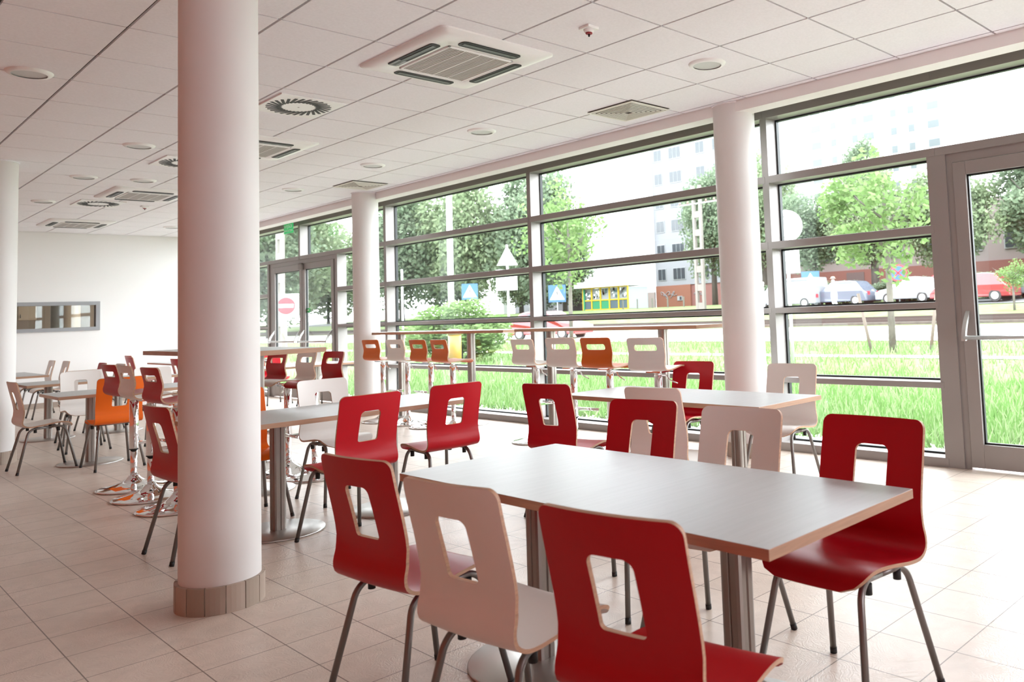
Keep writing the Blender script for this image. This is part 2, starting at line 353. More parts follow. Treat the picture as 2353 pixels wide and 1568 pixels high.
# ------------------------------------------------------------------ pillars
def pillar(name, x, y, r, label, tiles):
    p = tag(empty(name, (x, y, 0)), label, 'pillar', kind='thing')
    MB().lathe([(r, .12), (r, ZC-.004)], 64, cap=False).build('shaft', mat('pillar_paint', (.70, .67, .655), .6), p)
    MB().lathe([(r+.012, ZC-.012), (r+.012, ZC-.001)], 64).build('ceiling_ring', CEIL_TILE, p)
    base = MB(); n = 14; R = r+.018
    for k in range(n):
        a0, a1 = 2*PI*k/n+.012, 2*PI*(k+1)/n-.012; m = 4
        pts = [(R*math.cos(a0+(a1-a0)*i/m), R*math.sin(a0+(a1-a0)*i/m)) for i in range(m+1)]+[((r-.01)*math.cos(a1-(a1-a0)*i/m), (r-.01)*math.sin(a1-(a1-a0)*i/m)) for i in range(m+1)]
        base.prism(pts, 0, .132, k % 3)
    base.lathe([(r+.012, 0), (r+.012, .128)], 48, mi=3)
    base.build('tile_base', [mat('base_tile_a', (.37, .29, .235), .5), mat('base_tile_b', (.42, .335, .275), .5), mat('base_tile_c', (.34, .265, .21), .5), mat('base_grout', (.58, .52, .46), .8)], p)
pillar('round_pillar', 1.568, 4.491, .1895, 'thick round white pillar nearest the camera, floor to ceiling', 14)
pillar('round_pillar', 6.31, 4.62, .2, 'round white pillar by the window right of the last white stool', 14)
pillar('round_pillar', 6.075, 11.43, .192, 'round white pillar by the window left of the orange stools', 14)
pillar('round_pillar', 1.63, 11.4, .20, 'round white pillar at the left edge beside the lone beige chair', 14)
# ------------------------------------------------------------------ plywood shells
def catmull(pts, n):
    P = [Vector(p) for p in pts]; P = [2*P[0]-P[1]]+P+[2*P[-1]-P[-2]]; out = []
    for i in range(1, len(P)-2):
        for k in range(n):
            t = k/n; a, b, c, d = P[i-1:i+3]
            out.append(.5*((2*b)+(c-a)*t+(2*a-5*b+4*c-d)*t*t+(3*b-a-3*c+d)*t**3))
    out.append(P[-2]); return out
class Shell:                                # bent plywood: profile in (y, z), back top first, seat front last
    def __init__(s, prof, hw_back, hw_seat, curve, th=.0115):
        s.c = catmull(prof, 10); s.th = th
        s.S = [0]
        for a, b in zip(s.c, s.c[1:]): s.S.append(s.S[-1]+(b-a).length)
        s.L = s.S[-1]; s.hb, s.hs, s.cv = hw_back, hw_seat, curve
    def prof(s, q):
        q = min(max(q, 0), s.L); i = 0
        while i < len(s.S)-2 and s.S[i+1] < q: i += 1
        t = (q-s.S[i])/(s.S[i+1]-s.S[i]); return s.c[i].lerp(s.c[i+1], t)
    def pos(s, x, q):
        p = s.prof(q); k = max(0, min(1, (s.sb-q)/s.sb)) if q < s.sb else 0
        k = k**.6; f = (x/.2)**2
        return Vector((x, p.x+s.cv*k*f, p.y+(.006*f if q > s.sb else .006*f*(1-k))))
    def nrm(s, x, q):
        e = .004; dx = s.pos(x+e, q)-s.pos(x-e, q); q0 = max(e, min(s.L-e, q)); dq = s.pos(x, q0+e)-s.pos(x, q0-e)
        return dx.cross(dq).normalized()     # points to the sitter side
    def solid(s, name, parent, loops, faces, walls, paint):   # loops: list of (x,q); faces index lists; walls: closed/open index chains
        n = len(loops); V = []; N = []; F = []; M = []
        P = [s.pos(*l) for l in loops]; K = [s.nrm(*l) for l in loops]; h = s.th/2
        V += [p+k*h for p, k in zip(P, K)]; N += K
        V += [p-k*h for p, k in zip(P, K)]; N += [-k for k in K]
        for f in faces:
            a, b, c = P[f[0]], P[f[1]], P[f[2]]
            f = list(f) if (b-a).cross(c-a).dot(K[f[0]]) > 0 else list(reversed(f))
            F.append(f); M.append(0); F.append([n+i for i in reversed(f)]); M.append(0)
        for ch, closed in walls:
            m = len(ch); b = len(V); cen = sum((P[i] for i in ch), Vector())/m
            for j, i in enumerate(ch):
                i0, i1 = ch[j-1] if (j or closed) else ch[j], ch[(j+1) % m] if (j < m-1 or closed) else ch[j]
                t = (P[i1]-P[i0]).normalized(); o = t.cross(K[i]).normalized()
                V.append(V[i]); V.append(V[n+i]); N.append(o); N.append(o)
            for j in range(m if closed else m-1):
                j2 = (j+1) % m; F.append([b+2*j, b+2*j+1, b+2*j2+1, b+2*j2]); M.append(1)
        me = bpy.data.meshes.new(name); me.from_pydata([tuple(v) for v in V], [], F)
        me.materials.append(paint); me.materials.append(WOOD_EDGE)
        me.polygons.foreach_set('material_index', M); me.polygons.foreach_set('use_smooth', [True]*len(F)); me.update()
        me.normals_split_custom_set_from_vertices([tuple(v) for v in N])
        o = bpy.data.objects.new(name, me); COL.objects.link(o); o.parent = parent; return o
    def back(s, parent, paint, r_top, hole, r_hole):
        hw = s.hb; c0 = s.sb/2; n = 6
        def loop(hx, hq, cq, rr, m=9):
            c = rrect(hx, hq, rr, n, (0, cq)); out = []
            for k in range(4):               # corner arc then straight run
                arc = c[k*(n+1):(k+1)*(n+1)]; nx = c[((k+1)*(n+1)) % len(c)]; out += arc
                for j in range(1, m): out.append((arc[-1][0]+(nx[0]-arc[-1][0])*j/m, arc[-1][1]+(nx[1]-arc[-1][1])*j/m))
            return out
        # q grows downwards: +q corners are the lower ones
        outer = loop(hw, c0, c0, [.0005, .0005, r_top, r_top])
        inner = loop(hole[0], (hole[2]-hole[1])/2, (hole[1]+hole[2])/2, r_hole)
        K = 6; N = len(outer); pts = []
        for k in range(K+1): pts += [(a[0]+(b[0]-a[0])*k/K, a[1]+(b[1]-a[1])*k/K) for a, b in zip(inner, outer)]
        fc = [(k*N+i, k*N+(i+1) % N, (k+1)*N+(i+1) % N, (k+1)*N+i) for k in range(K) for i in range(N)]
        bot = [i for i in range(N) if outer[i][1] > s.sb-1e-3]      # no edge strip along the bend seam
        start = max(bot, key=lambda i: (outer[i][0] < 0, i)) if bot else 0
        order = [(start+i) % N for i in range(N)]; order = [i for i in order if outer[i][1] <= s.sb-1e-4]
        lo = [i for i in range(N) if abs(outer[i][1]-s.sb) < 1e-3]
        ch = [K*N+i for i in order]
        return s.solid('backrest', parent, pts, fc, [(list(reversed(range(N))), True), (ch, False)], paint)
    def seat(s, parent, paint, rc=.07):
        ns, nt = 34, 14; pts = []
        for i in range(ns+1):
            q = s.sb+(s.L-s.sb)*i/ns; u = i/ns
            w = s.hb+(s.hs-s.hb)*min(1, u*2.2)
            d = s.L-q
            if d < rc: w -= rc-math.sqrt(max(0, rc*rc-(rc-d)**2))
            w -= .018*max(0, (u-.45)/.55)
            for j in range(nt+1): pts.append((w*(2*j/nt-1), q))
        fc = [(i*(nt+1)+j, i*(nt+1)+j+1, (i+1)*(nt+1)+j+1, (i+1)*(nt+1)+j) for i in range(ns) for j in range(nt)]
        ch = [i*(nt+1) for i in range(ns+1)]+[ns*(nt+1)+j for j in range(1, nt+1)]+[i*(nt+1)+nt for i in range(ns-1, -1, -1)]
        return s.solid('seat', parent, pts, fc, [(ch, False)], paint)
CH = Shell([(-.262, .868), (-.240, .78), (-.212, .68), (-.190, .59), (-.186, .53), (-.196, .485), (-.190, .452), (-.160, .432), (-.115, .428), (-.04, .436), (.04, .447), (.11, .452), (.165, .446), (.20, .425), (.215, .402)], .197, .208, .020)
CH.sb = .335
ST = Shell([(-.215, .285), (-.196, .22), (-.176, .15), (-.172, .10), (-.182, .055), (-.176, .025), (-.150, .004), (-.105, .0), (-.04, .006), (.04, .016), (.11, .022), (.165, .018), (.20, .0), (.215, -.022)], .19, .198, .016)
ST.sb = .185
def make_chair(paint):
    r = empty('dining_chair')
    CH.back(r, paint, .032, (.064, .098, .282), [.014, .014, .026, .026]); CH.seat(r, paint)
    for sx in (-1, 1):
        rear = fillet([(sx*.145, .02, .415), (sx*.150, -.135, .411), (sx*.205, -.232, .012)], .075)
        front = fillet([(sx*.145, .02, .415), (sx*.150, .150, .424), (sx*.205, .240, .012)], .075)
        for path, s2 in ((rear, -1), (front, 1)):
            leg = MB().tube(path, .0115, 12).build('leg', TUBE, r)
            p, q = path[-1], path[-2]; d = (p-q).normalized()
            MB().tube([p-d*.012, p+d*.011], .0128, 12).build('foot_cap', BLACK, leg)
        for y in (-.085, .10): MB().lathe([(.013, 0), (.0135, .034)], 14, (sx*.147, y, .373)).build('bumper', BLACK, r)
    MB().tube([(-.147, -.06, .416), (.147, -.06, .416)], .008, 8).build('cross_rail', TUBE, r)
    return r
def make_stool(paint, zs):
    r = empty('bar_stool')
    b = ST.back(r, paint, .03, (.118, .062, .118), .022); b.location.z = zs
    s = ST.seat(r, paint); s.location.z = zs
    mb = MB(); mb.prism(rrect(.085, .085, .02), zs-.024, zs-.012); mb.lathe([(.03, zs-.06), (.032, zs-.024)], 20); mb.build('seat_plate', CHROME, r)
    MB().tube(fillet([(-.0, -.0, zs-.045), (.10, -.01, zs-.05), (.13, -.02, zs-.085), (.235, -.05, zs-.115)], .02), .006, 8).build('lever', CHROME, r)
    MB().lathe([(.028, .08), (.028, .36)], 24).build('gas_column', CHROME, r)
    MB().lathe([(.033, .352), (.036, .355), (.036, zs-.055), (.03, zs-.05)], 28).build('sleeve', CHROME, r)
    MB().lathe([(.037, .345), (.037, .353)], 28).build('ring', BLACK, r)
    fr = MB(); fr.obox((0, .12, .40), (.019, 0, 0), (0, .10, 0), (0, 0, .012)); fr.tube([(-.15, .215, .40), (.15, .215, .40)], .015, 12); fr.build('footrest', CHROME, r)
    base = MB().lathe([(.275, 0), (.29, .004), (.291, .010), (.27, .018), (.20, .030), (.14, .044), (.095, .062), (.062, .085), (.045, .105), (.036, .118)], 56).build('base', CHROME, r)
    return r
# ------------------------------------------------------------------ dining chairs
P_ = {'r': RED, 'o': ORANGE, 'w': CREAM}
proto = {}
def chair(c, x, y, deg, sc, label, group=None):
    if c not in proto: o = proto[c] = make_chair(P_[c])
    else: o = dup(proto[c])
    o.location = (x, y, 0); o.rotation_euler = (0, 0, math.radians(deg)); o.scale = (sc,)*3
    tag(o, label, 'chair', group)
G1, G2, G3, G4, G5 = 'chairs around the front table', 'chairs around the table by the window', 'chairs around the middle table', 'chairs around the left tables', 'chairs at the far tables'
chair('r', 1.648, 2.749, -84, 1.06, 'red plywood chair left of the white one on the near side of the front table', G1)
chair('w', 1.583, 2.067, -84.7, 1.062, 'off-white plywood chair between two red ones on the near side of the front table', G1)
chair('r', 1.576, 1.415, -82.4, 1.073, 'largest red plywood chair, nearest the camera, its back to us at the front table', G1)
chair('r', 2.654, 1.551, 88.2, 1.089, 'red chair at the far right end of the front table, its seat facing us', G1)
chair('w', 2.752, 2.219, 94.6, 1.075, 'beige-white chair on the far side of the front table, beside the right-end red chair', G1)
chair('r', 2.843, 2.890, 99.5, 1.067, 'red chair across the front table, overlapping a pinkish white chair', G1)
chair('w', 3.914, 3.424, -82.9, 1.062, 'pinkish white chair half hidden behind a red chair, at the window-side table', G2)
chair('r', 3.848, 4.365, -79.4, 1.062, 'red chair left of the window-side table, its back to us with a pale seat', G2)
chair('r', 5.334, 4.619, 97.8, 1.066, 'red chair behind the window-side table, just left of the right pillar', G2)
chair('w', 5.262, 3.549, 98.1, 1.068, 'white chair behind the window-side table, just right of the right pillar', G2)
chair('r', 2.543, 5.037, 3.9, 1.081, 'red chair at the middle table, right of the thick front pillar', G3)
chair('r', 3.349, 5.259, -1.6, 1.065, 'red chair at the right end of the middle table, its back to us', G3)
chair('w', 3.085, 6.317, 179.2, 1.071, 'white chair on the far side of the middle table, facing us', G3)
chair('o', 2.380, 6.270, 178.5, 1.060, 'orange chair at the middle table, mostly hidden by the thick front pillar', G3)
chair('r', 1.851, 5.630, -86.7, 1.067, 'red chair cut off by the left side of the thick front pillar', G3)
chair('w', 1.892, 10.385, -87.8, 1.061, 'beige chair seen side-on at the far left, beside the left pillar', G4)
chair('o', 2.396, 9.849, 1.5, 1.065, 'orange chair with its back to us at the left tables', G4)
chair('w', 2.528, 11.600, 177.4, 1.061, 'white chair facing us behind the near left table', G4)
chair('w', 2.66, 12.42, -2, 1.062, 'white chair with its back to us, overlapped by the white one facing us', G4)
chair('w', 3.263, 11.392, 179.7, 1.061, 'white chair facing us behind the red and beige bar stools', G4)
chair('w', 3.117, 17.75, 91.1, 1.06, 'beige chair seen edge-on by the far wall, left one of the pair', G5)
chair('w', 3.129, 16.75, 91.2, 1.06, 'beige chair seen edge-on by the far wall, right one of the pair', G5)
chair('w', 6.30, 13.65, 179.2, 1.06, 'white chair facing us at the far table near the double door', G5)
chair('r', 6.05, 14.75, 179.8, 1.06, 'red chair at the far table near the double door, beside the thick front pillar', G5)
chair('r', 3.163, 14.624, 90.1, 1.06, 'small red chair back showing above the red bar stool on the left', G5)
chair('w', 3.181, 13.737, 91.6, 1.06, 'small beige chair back showing above the beige bar stool on the left', G5)
chair('r', 4.88, 18.0, -89.1, 1.06, 'far red chair, rear one of two in line by the far wall', G5)
chair('r', 4.63, 16.95, -89.7, 1.06, 'far red chair, front one of two in line by the far wall', G5)
chair('r', 4.62, 14.45, -90.4, 1.06, 'red chair just showing at the left edge of the thick pillar, below the high table', G5)
# ------------------------------------------------------------------ bar stools
sproto = {}
def stool(c, x, y, deg, zs, label, group):
    key = c
    if key not in sproto: o = sproto[key] = make_stool(P_[c], .845)
    else: o = dup(sproto[key])
    o.location = (x, y, 0); o.rotation_euler = (0, 0, math.radians(deg)); o.scale = (1, 1, zs/.845)
    tag(o, label, 'bar stool', group)
GS1, GS2, GS3 = 'bar stools along the window counter', 'bar stools on the left of the high table', 'bar stools on the right of the high table'
ORS = mat('shaded_orange_lacquer', (.62, .12, .008), .35); P_['b'] = ORS  # same orange lacquer as the chairs, darkened for the backlit stools
stool('b', 5.80, 10.48, -84, .853, 'orange bar stool at the left end of the window counter, against the pillar', GS1)
stool('w', 5.83, 9.88, -85.4, .851, 'beige bar stool between orange ones at the left window counter', GS1)
stool('b', 5.845, 9.33, -89, .849, 'orange bar stool right of the beige one at the left window counter', GS1)
stool('b', 5.826, 8.80, -92, .848, 'orange bar stool at the right end of the left window counter', GS1)
stool('w', 5.78, 7.092, -89.4, .848, 'white bar stool first from the left at the right window counter', GS1)
stool('w', 5.49, 6.15, -82, .866, 'white bar stool second from the left at the right window counter', GS1)
stool('b', 5.50, 5.64, -85, .865, 'single orange bar stool at the right window counter', GS1)
stool('w', 5.39, 4.91, -80.2, .865, 'white bar stool at the right end of the window counter, before the pillar', GS1)
stool('r', 2.194, 8.353, -86.6, .825, 'red bar stool furthest left at the high table', GS2)
stool('w', 2.160, 7.745, -89.6, .828, 'beige bar stool between two red ones left of the high table', GS2)
stool('r', 2.161, 7.09, -87, .826, 'red bar stool nearest the thick pillar, on its left side', GS2)
stool('r', 3.27, 8.327, 94.4, .838, 'red bar stool right beside the thick pillar, facing left', GS3)
stool('w', 3.34, 7.826, 91.4, .846, 'beige bar stool facing left between two red ones', GS3)
stool('r', 3.38, 7.352, 91.7, .840, 'red bar stool facing left beside the pillar with the window counter', GS3)
# ------------------------------------------------------------------ tables
def pole_mesh(mb, x, y, z0, z1, a=.043):
    pts = []; g = .006
    for k in range(4):
        ca, sa = [(1, 0), (0, 1), (-1, 0), (0, -1)][k]
        for px, py in ((a, -a+.016), (a, -g), (a-g, -g*.4), (a-g, g*.4), (a, g), (a, a-.016), (a-.005, a-.005)):
            pts.append((x+px*ca-py*sa, y+px*sa+py*ca))
    mb.prism(pts, z0, z1)
    return mb
def table(name, x0, x1, y0, y1, z, poles, label, cat, group=None, rb=.30, grain_y=True, th=.032, rz=0):
    cx, cy = (x0+x1)/2, (y0+y1)/2
    r = tag(empty(name, (cx, cy, 0), rz), label, cat, group)
    hx, hy = (x1-x0)/2, (y1-y0)/2
    top = MB().box(-hx, hx, -hy, hy, z-th, z, 1, 0).build('table_top', [TABLE_TOP, TABLE_EDGE], r, bevel=.0015)
    for px, py in poles:
        px -= cx; py -= cy
        p = pole_mesh(MB(), px, py, .008, z-th-.004).build('pole', POLE, r)
        MB().box(px-.12, px+.12, py-.12, py+.12, z-th-.006, z-th).build('top_plate', BLACK, p)
        MB().lathe([(rb-.004, 0), (rb, .003), (rb, .008), (rb-.006, .013), (.05, .016), (0, .016)], 64, (px, py, 0)).build('base', STEEL, r)
    return r
GT = 'dining tables with pale tops'
table('dining_table', 1.80, 2.66, 1.27, 3.13, .75, [(2.15, 2.65), (2.27, 1.74)], 'large pale dining table in the front right with three chairs on its near side', 'table', GT)
table('dining_table', 4.29, 5.05, 3.05, 4.97, .75, [(4.66, 4.5), (4.66, 3.5)], 'pale dining table nearest the window, between the front table and the right pillar', 'table', GT)
table('dining_table', 1.85, 3.72, 5.28, 6.13, .772, [(2.343, 5.659), (3.15, 5.60)], 'pale dining table right of the thick pillar, with two red chairs on its near side', 'table', GT)
table('dining_table', 1.93, 3.75, 9.88, 10.75, .757, [(2.324, 10.40), (3.3, 10.40)], 'pale dining table behind the orange chair on the left', 'table', GT)
table('dining_table', 2.14, 3.9, 12.62, 13.6, .755, [(2.49, 13.3), (3.3, 13.3)], 'pale dining table beyond the left pillar, second in the row on the left', 'table', GT)
table('dining_table', 1.3, 2.9, 15.45, 17.3, .76, [(2.3, 16.4)], 'pale dining table at the far left near the end wall', 'table', GT)
table('dining_table', 4.3, 6.35, 12.25, 13.05, .762, [(5.0, 12.65), (5.85, 12.65)], 'white-topped dining table near the double door, behind the stools facing left', 'table', GT)
table('dining_table', 4.92, 5.7, 15.5, 17.9, .765, [(5.3, 16.2)], 'low table by the end wall, just below the high table edge', 'table', GT)
table('bar_table', 2.45, 3.2, 6.72, 9.05, 1.19, [(2.82, 7.2), (2.82, 8.5)], 'high bar table behind the thick pillar with stools on both sides', 'high table', 'high tables', .29, th=.04)
table('bar_table', 6.0, 6.45, 7.97, 11.15, 1.228, [(6.25, 10.75), (6.25, 9.0)], 'long narrow counter along the window, left part with orange stools', 'high table', 'high tables', .2, th=.035)
table('bar_table', 6.0, 6.45, 4.95, 7.75, 1.236, [(6.25, 7.38), (6.25, 5.6)], 'long narrow counter along the window, right part ending at the pillar', 'high table', 'high tables', .2, th=.035)
# ------------------------------------------------------------------ ceiling fittings
def slit(mb, x0, x1, y0, y1, z, mi=0): mb.box(x0, x1, y0, y1, z-.004, z+.01, mi)
AC = None
def make_ac(hx, hy):
    r = empty('ceiling_air_conditioner'); bz = MB()
    lo = rrect(hx*.86, hy*.86, .05, 5); hi = rrect(hx, hy, .06, 5); inn = rrect(hx*.60, hy*.60, .03, 5); n = len(lo)
    b = 0; bz.v += [(p[0], p[1], 0) for p in hi]+[(p[0], p[1], -.012) for p in hi]+[(p[0], p[1], -.034) for p in lo]+[(p[0], p[1], -.038) for p in inn]+[(p[0], p[1], -.030) for p in rrect(hx*.585, hy*.585, .03, 5)]
    for k in range(4):
        for i in range(n): bz.face((k*n+i, (k+1)*n+i, (k+1)*n+(i+1) % n, k*n+(i+1) % n), 0, k in (1, 2))
    bz.face(range(4*n, 5*n))
    bz.build('bezel', PLASTIC_W, r)
    g = MB(); gx, gy = hx*.53, hy*.53
    for i in range(26):
        x = -gx+2*gx*(i+.5)/26; g.box(x-.0075*hx/.48, x+.0075*hx/.48, -gy, gy, -.042, -.034)
    for j in range(3):
        x = -gx+2*gx*(j+1)/4; g.box(x-.004, x+.004, -gy, gy, -.0435, -.034, 1)
    g.box(-gx, gx, -gy, gy, -.036, -.032, 2)
    g.build('intake_grille', [GRILLE, PLASTIC_W, mat('grille_shadow', (.20, .18, .17), .8)], r)
    fr = MB()
    for q in ((-hx*.57, hx*.57, hy*.535, hy*.57), (-hx*.57, hx*.57, -hy*.57, -hy*.535), (hx*.535, hx*.57, -hy*.57, hy*.57), (-hx*.57, -hx*.535, -hy*.57, hy*.57)): fr.box(*q, -.045, -.03)
    fr.build('grille_frame', PLASTIC_W, r, bevel=.004)
    for sx, sy in ((1, 0), (-1, 0), (0, 1), (0, -1)):
        sl = MB(); lv = MB()
        if sx: a = (sx*hx*.735, 0, -.037); ex, ey = hx*.085, hy*.52
        else: a = (0, sy*hy*.735, -.037); ex, ey = hx*.52, hy*.085
        pts = rrect(ex, ey, min(ex, ey)*.7, 4, (a[0], a[1])); sl.prism(pts, -.0405, -.030)
        o = sl.build('air_slot', BLACK, r)
        lv.box(a[0]-ex*(.35 if sx else .9), a[0]+ex*(.35 if sx else .9), a[1]-ey*(.9 if sx else .35), a[1]+ey*(.9 if sx else .35), -.0435, -.040); lv.build('louver', mat('dark_louver', (.05, .045, .045), .4), o)
    d = MB().box(-hx*.80, -hx*.67, hy*.25, hy*.50, -.0435, -.036).build('display_strip', mat('grey_display', (.25, .25, .25), .4), r)
    return r
def ac(cx, cy, label):
    global AC
    if AC is None: AC = o = make_ac(.49, .59)
    else: o = dup(AC)
    o.location = (cx, cy, ZC); tag(o, label, 'air conditioner', 'ceiling cassette air conditioners')
ac(3.465, 5.10, 'largest white cassette air conditioner, in the ceiling at the top centre')
ac(3.48, 9.00, 'white ceiling cassette air conditioner just right of the thick pillar')
ac(3.54, 13.05, 'white ceiling cassette air conditioner just left of the thick pillar')
ac(3.58, 17.1, 'white ceiling cassette air conditioner nearest the far wall')
SW = None
def make_swirl(hx, hy):
    r = empty('swirl_diffuser'); MB().box(-hx, hx, -hy, hy, -.014, 0).build('plate', PLASTIC_W, r, bevel=.004)
    mb = MB(); n = 28
    for k in range(n):
        a = 2*PI*k/n; c, s = math.cos(a+.55), math.sin(a+.55); rad = .198; sy = hy/hx
        mb.obox((rad*math.cos(a), rad*math.sin(a)*sy, -.0145), (.072*c, .072*s*sy, 0), (-.0125*s, .0125*c*sy, 0), (0, 0, .0016))
    mb.build('slots', BLACK, r)
    MB().lathe([(0, -.018), (.008, -.018), (.008, -.013)], 12).build('screw', GRILLE, r)
    return r
def swirl(x, y, label):
    global SW
    if SW is None: SW = o = make_swirl(.29, .335)
    else: o = dup(SW)
    o.location = (x, y, ZC); tag(o, label, 'air vent', 'round swirl air diffusers')
swirl(3.14, 7.08, 'square ceiling vent with a ring of dark slots, just right of the thick pillar')
swirl(3.22, 10.3, 'square ceiling vent with dark radial slots, cut by the left side of the thick pillar')
swirl(3.27, 14.3, 'square ceiling vent with dark radial slots, far left beside an air conditioner')
def sq_diff(x, y, label):
    r = tag(empty('louvred_diffuser', (x, y, ZC)), label, 'air vent', 'square louvred air diffusers'); hx, hy = .265, .30
    mb = MB()
    for k in range(8):
        f0 = 1-k*.118; f1 = f0-(.075 if k == 0 else .036); z = -.018-.0015*k
        for q in ((-hx*f0, hx*f0, hy*f1, hy*f0), (-hx*f0, hx*f0, -hy*f0, -hy*f1), (hx*f1, hx*f0, -hy*f1, hy*f1), (-hx*f0, -hx*f1, -hy*f1, hy*f1)): mb.box(*q, z, z+.006)
    mb.build('louvres', mat('cream_louvre', (.84, .81, .76), .5), r)
    MB().box(-hx, hx, -hy, hy, -.003, 0).build('duct_opening', mat('vent_dark', (.10, .085, .07), .8), r)
sq_diff(5.61, 5.36, 'square vent of concentric louvres in the ceiling left of the right pillar')
sq_diff(5.63, 10.72, 'square vent of concentric louvres in the ceiling above the far window pillar')
DL = None
def make_dl():
    r = empty('ceiling_downlight')
    MB().lathe([(.112, -.02), (.135, -.018), (.148, -.006), (.150, 0)], 40, cap=False).build('trim_ring', PLASTIC_W, r)
    MB().lathe([(0, -.012), (.114, -.012)], 40).build('diffuser', DIFFUSER, r)
    return r
def downlight(x, y, label):
    global DL
    if DL is None: DL = o = make_dl()
    else: o = dup(DL)
    o.location = (x, y, ZC); tag(o, label, 'ceiling light', 'round recessed ceiling lights')
for x, y, lb in ((1.234, 7.335, 'largest round ceiling light, in the top left corner'), (2.561, 9.61, 'round ceiling light next left of the thick pillar, above the cut-off vent'),
    (2.573, 11.937, 'round ceiling light third in the left row, above the left pillar top'), (2.613, 14.432, 'round ceiling light at the far end of the left row'),
    (3.205, 11.836, 'small round ceiling light just left of the pillar, above an air conditioner'), (5.01, 6.93, 'round ceiling light in the middle of the window-side row, left of the square vent'),
    (5.037, 9.264, 'round ceiling light third in the window-side row from the right'), (5.046, 11.581, 'round ceiling light furthest along the window-side row, right of the thick pillar'),
    (5.034, 3.92, 'round ceiling light above the right window pillar'), (5.10, 17.05, 'small far round ceiling light touching the left edge of the thick pillar')): downlight(x, y, lb)
DT = None
def detector(x, y, label):
    global DT
    if DT is None:
        r = DT = empty('smoke_detector'); MB().prism(rrect(.075, .075, .012), -.028, 0).build('base', PLASTIC_W, r, bevel=.005)
        MB().lathe([(.03, -.062), (.045, -.055), (.055, -.028)], 24).build('housing', PLASTIC_W, r)
        MB().lathe([(.028, -.074), (.034, -.070), (.036, -.058)], 24).build('red_ring', SIGN_R, r); MB().lathe([(.006, -.10), (.010, -.096), (.010, -.072)], 12).build('sensor_tip', BLACK, r)
    else: r = dup(DT)
    r.location = (x, y, ZC); r.scale = (.68,)*3; tag(r, label, 'detector', 'ceiling detectors')
detector(3.749, 3.927, 'small white detector with a red ring at the top right of the big air conditioner')
detector(3.889, 14.291, 'small white detector far away left of the thick pillar')
# exit sign
ex = tag(empty('exit_sign', (6.40, 14.9, 0)), 'green hanging exit sign with white lettering above the double door', 'exit sign')
mb = MB(); mb.tube([(0, -.24, 3.31), (0, .24, 3.31)], .052, 20); mb.build('lamp_housing', mat('sign_housing', (.55, .54, .53), .4), ex)
mb = MB()
for y in (-.15, .15): mb.box(-.012, .012, y-.012, y+.012, 3.33, ZC+.0)
mb.build('bracket', ALU_LIGHT, ex)
pan = MB().box(-.006, .006, -.19, .19, 3.075, 3.268).build('sign_panel', EXIT_G, ex)
def text(body, size, loc, rot, parent, m, name='lettering', ext=.0006):
    c = bpy.data.curves.new(name, 'FONT'); c.body = body; c.size = size; c.align_x = 'CENTER'; c.align_y = 'CENTER'; c.extrude = ext; c.materials.append(m)
    t = bpy.data.objects.new('text', c); COL.objects.link(t)
    me = bpy.data.meshes.new_from_object(t.evaluated_get(bpy.context.evaluated_depsgraph_get())); bpy.data.objects.remove(t)
    o = bpy.data.objects.new(name, me); COL.objects.link(o); o.parent = parent; o.location = loc; o.rotation_euler = rot
    return o
text('WYJŚCIE', .088, (-.008, 0, 3.20), (PI/2, 0, -PI/2), pan, SIGN_W)
text('EWAKUACYJNE', .052, (-.008, 0, 3.12), (PI/2, 0, -PI/2), pan, SIGN_W)
# ------------------------------------------------------------------ outdoors: ground
PROF = [(XW+.12, -.1), (12, -.12), (20, -.12), (23, -.08), (26, 0), (31, .30), (33, .42), (36, .62), (41, 1.02), (46, 1.30), (60, 1.7), (150, 1.8)]
def gz(x):
    for (a, b), (c, d) in zip(PROF, PROF[1:]):
        if x <= c: return b+(d-b)*(x-a)/(c-a)
    return PROF[-1][1]
def strip(name, x0, x1, m, lift, label, y0=-40, y1=140, kind='structure'):
    xs = [x0]+[p[0] for p in PROF if x0 < p[0] < x1]+[x1]; mb = MB()
    for a, b in zip(xs, xs[1:]):
        mb.poly([(a, y0, gz(a)+lift), (b, y0, gz(b)+lift), (b, y1, gz(b)+lift), (a, y1, gz(a)+lift)])
    return tag(mb.build(name, m), label, kind=kind)
LAWN = ground_mat('lawn_green', (.085, .125, .042), (.13, .155, .075), 1.6)
strip('lawn', XW+.12, 150, LAWN, 0, 'green lawn outside the window wall')
PAVE = mat('pale_paving', (.60, .57, .54), .9, noise=((2, 2, 2), .06))
strip('gravel_strip', XW+.12, 8.1, mat('white_gravel', (.74, .72, .72), .9, noise=((30, 30, 30), .12)), .03, 'white gravel strip along the foot of the window wall')
strip('footpath', 20.2, 21.0, PAVE, .02, 'narrow pale footpath across the lawn')
strip('road', 26.2, 31.6, PAVE, .03, 'pale road between the lawn and the tram track')
strip('street', 41.8, 46.2, mat('street_asphalt', (.085, .085, .085), .9), .03, 'street with parked cars beyond the tram track')
def rails():
    r = tag(empty('tram_track', (0, 0, 0)), 'tram track with steel rails crossing the view behind the road', 'tram track')
    for x in (33.0, 34.4):
        MB().box(x-.06, x+.06, -40, 140, gz(x), gz(x)+.2).build('rail', mat('rusty_rail', (.05, .035, .03), .5, metal=.5), r)
    MB().box(32.5, 34.9, -40, 140, gz(33)-.2, gz(33)+.08).build('ballast', mat('ballast_brown', (.075, .06, .05), .9, noise=((4, 4, 4), .25)), r)
rails()
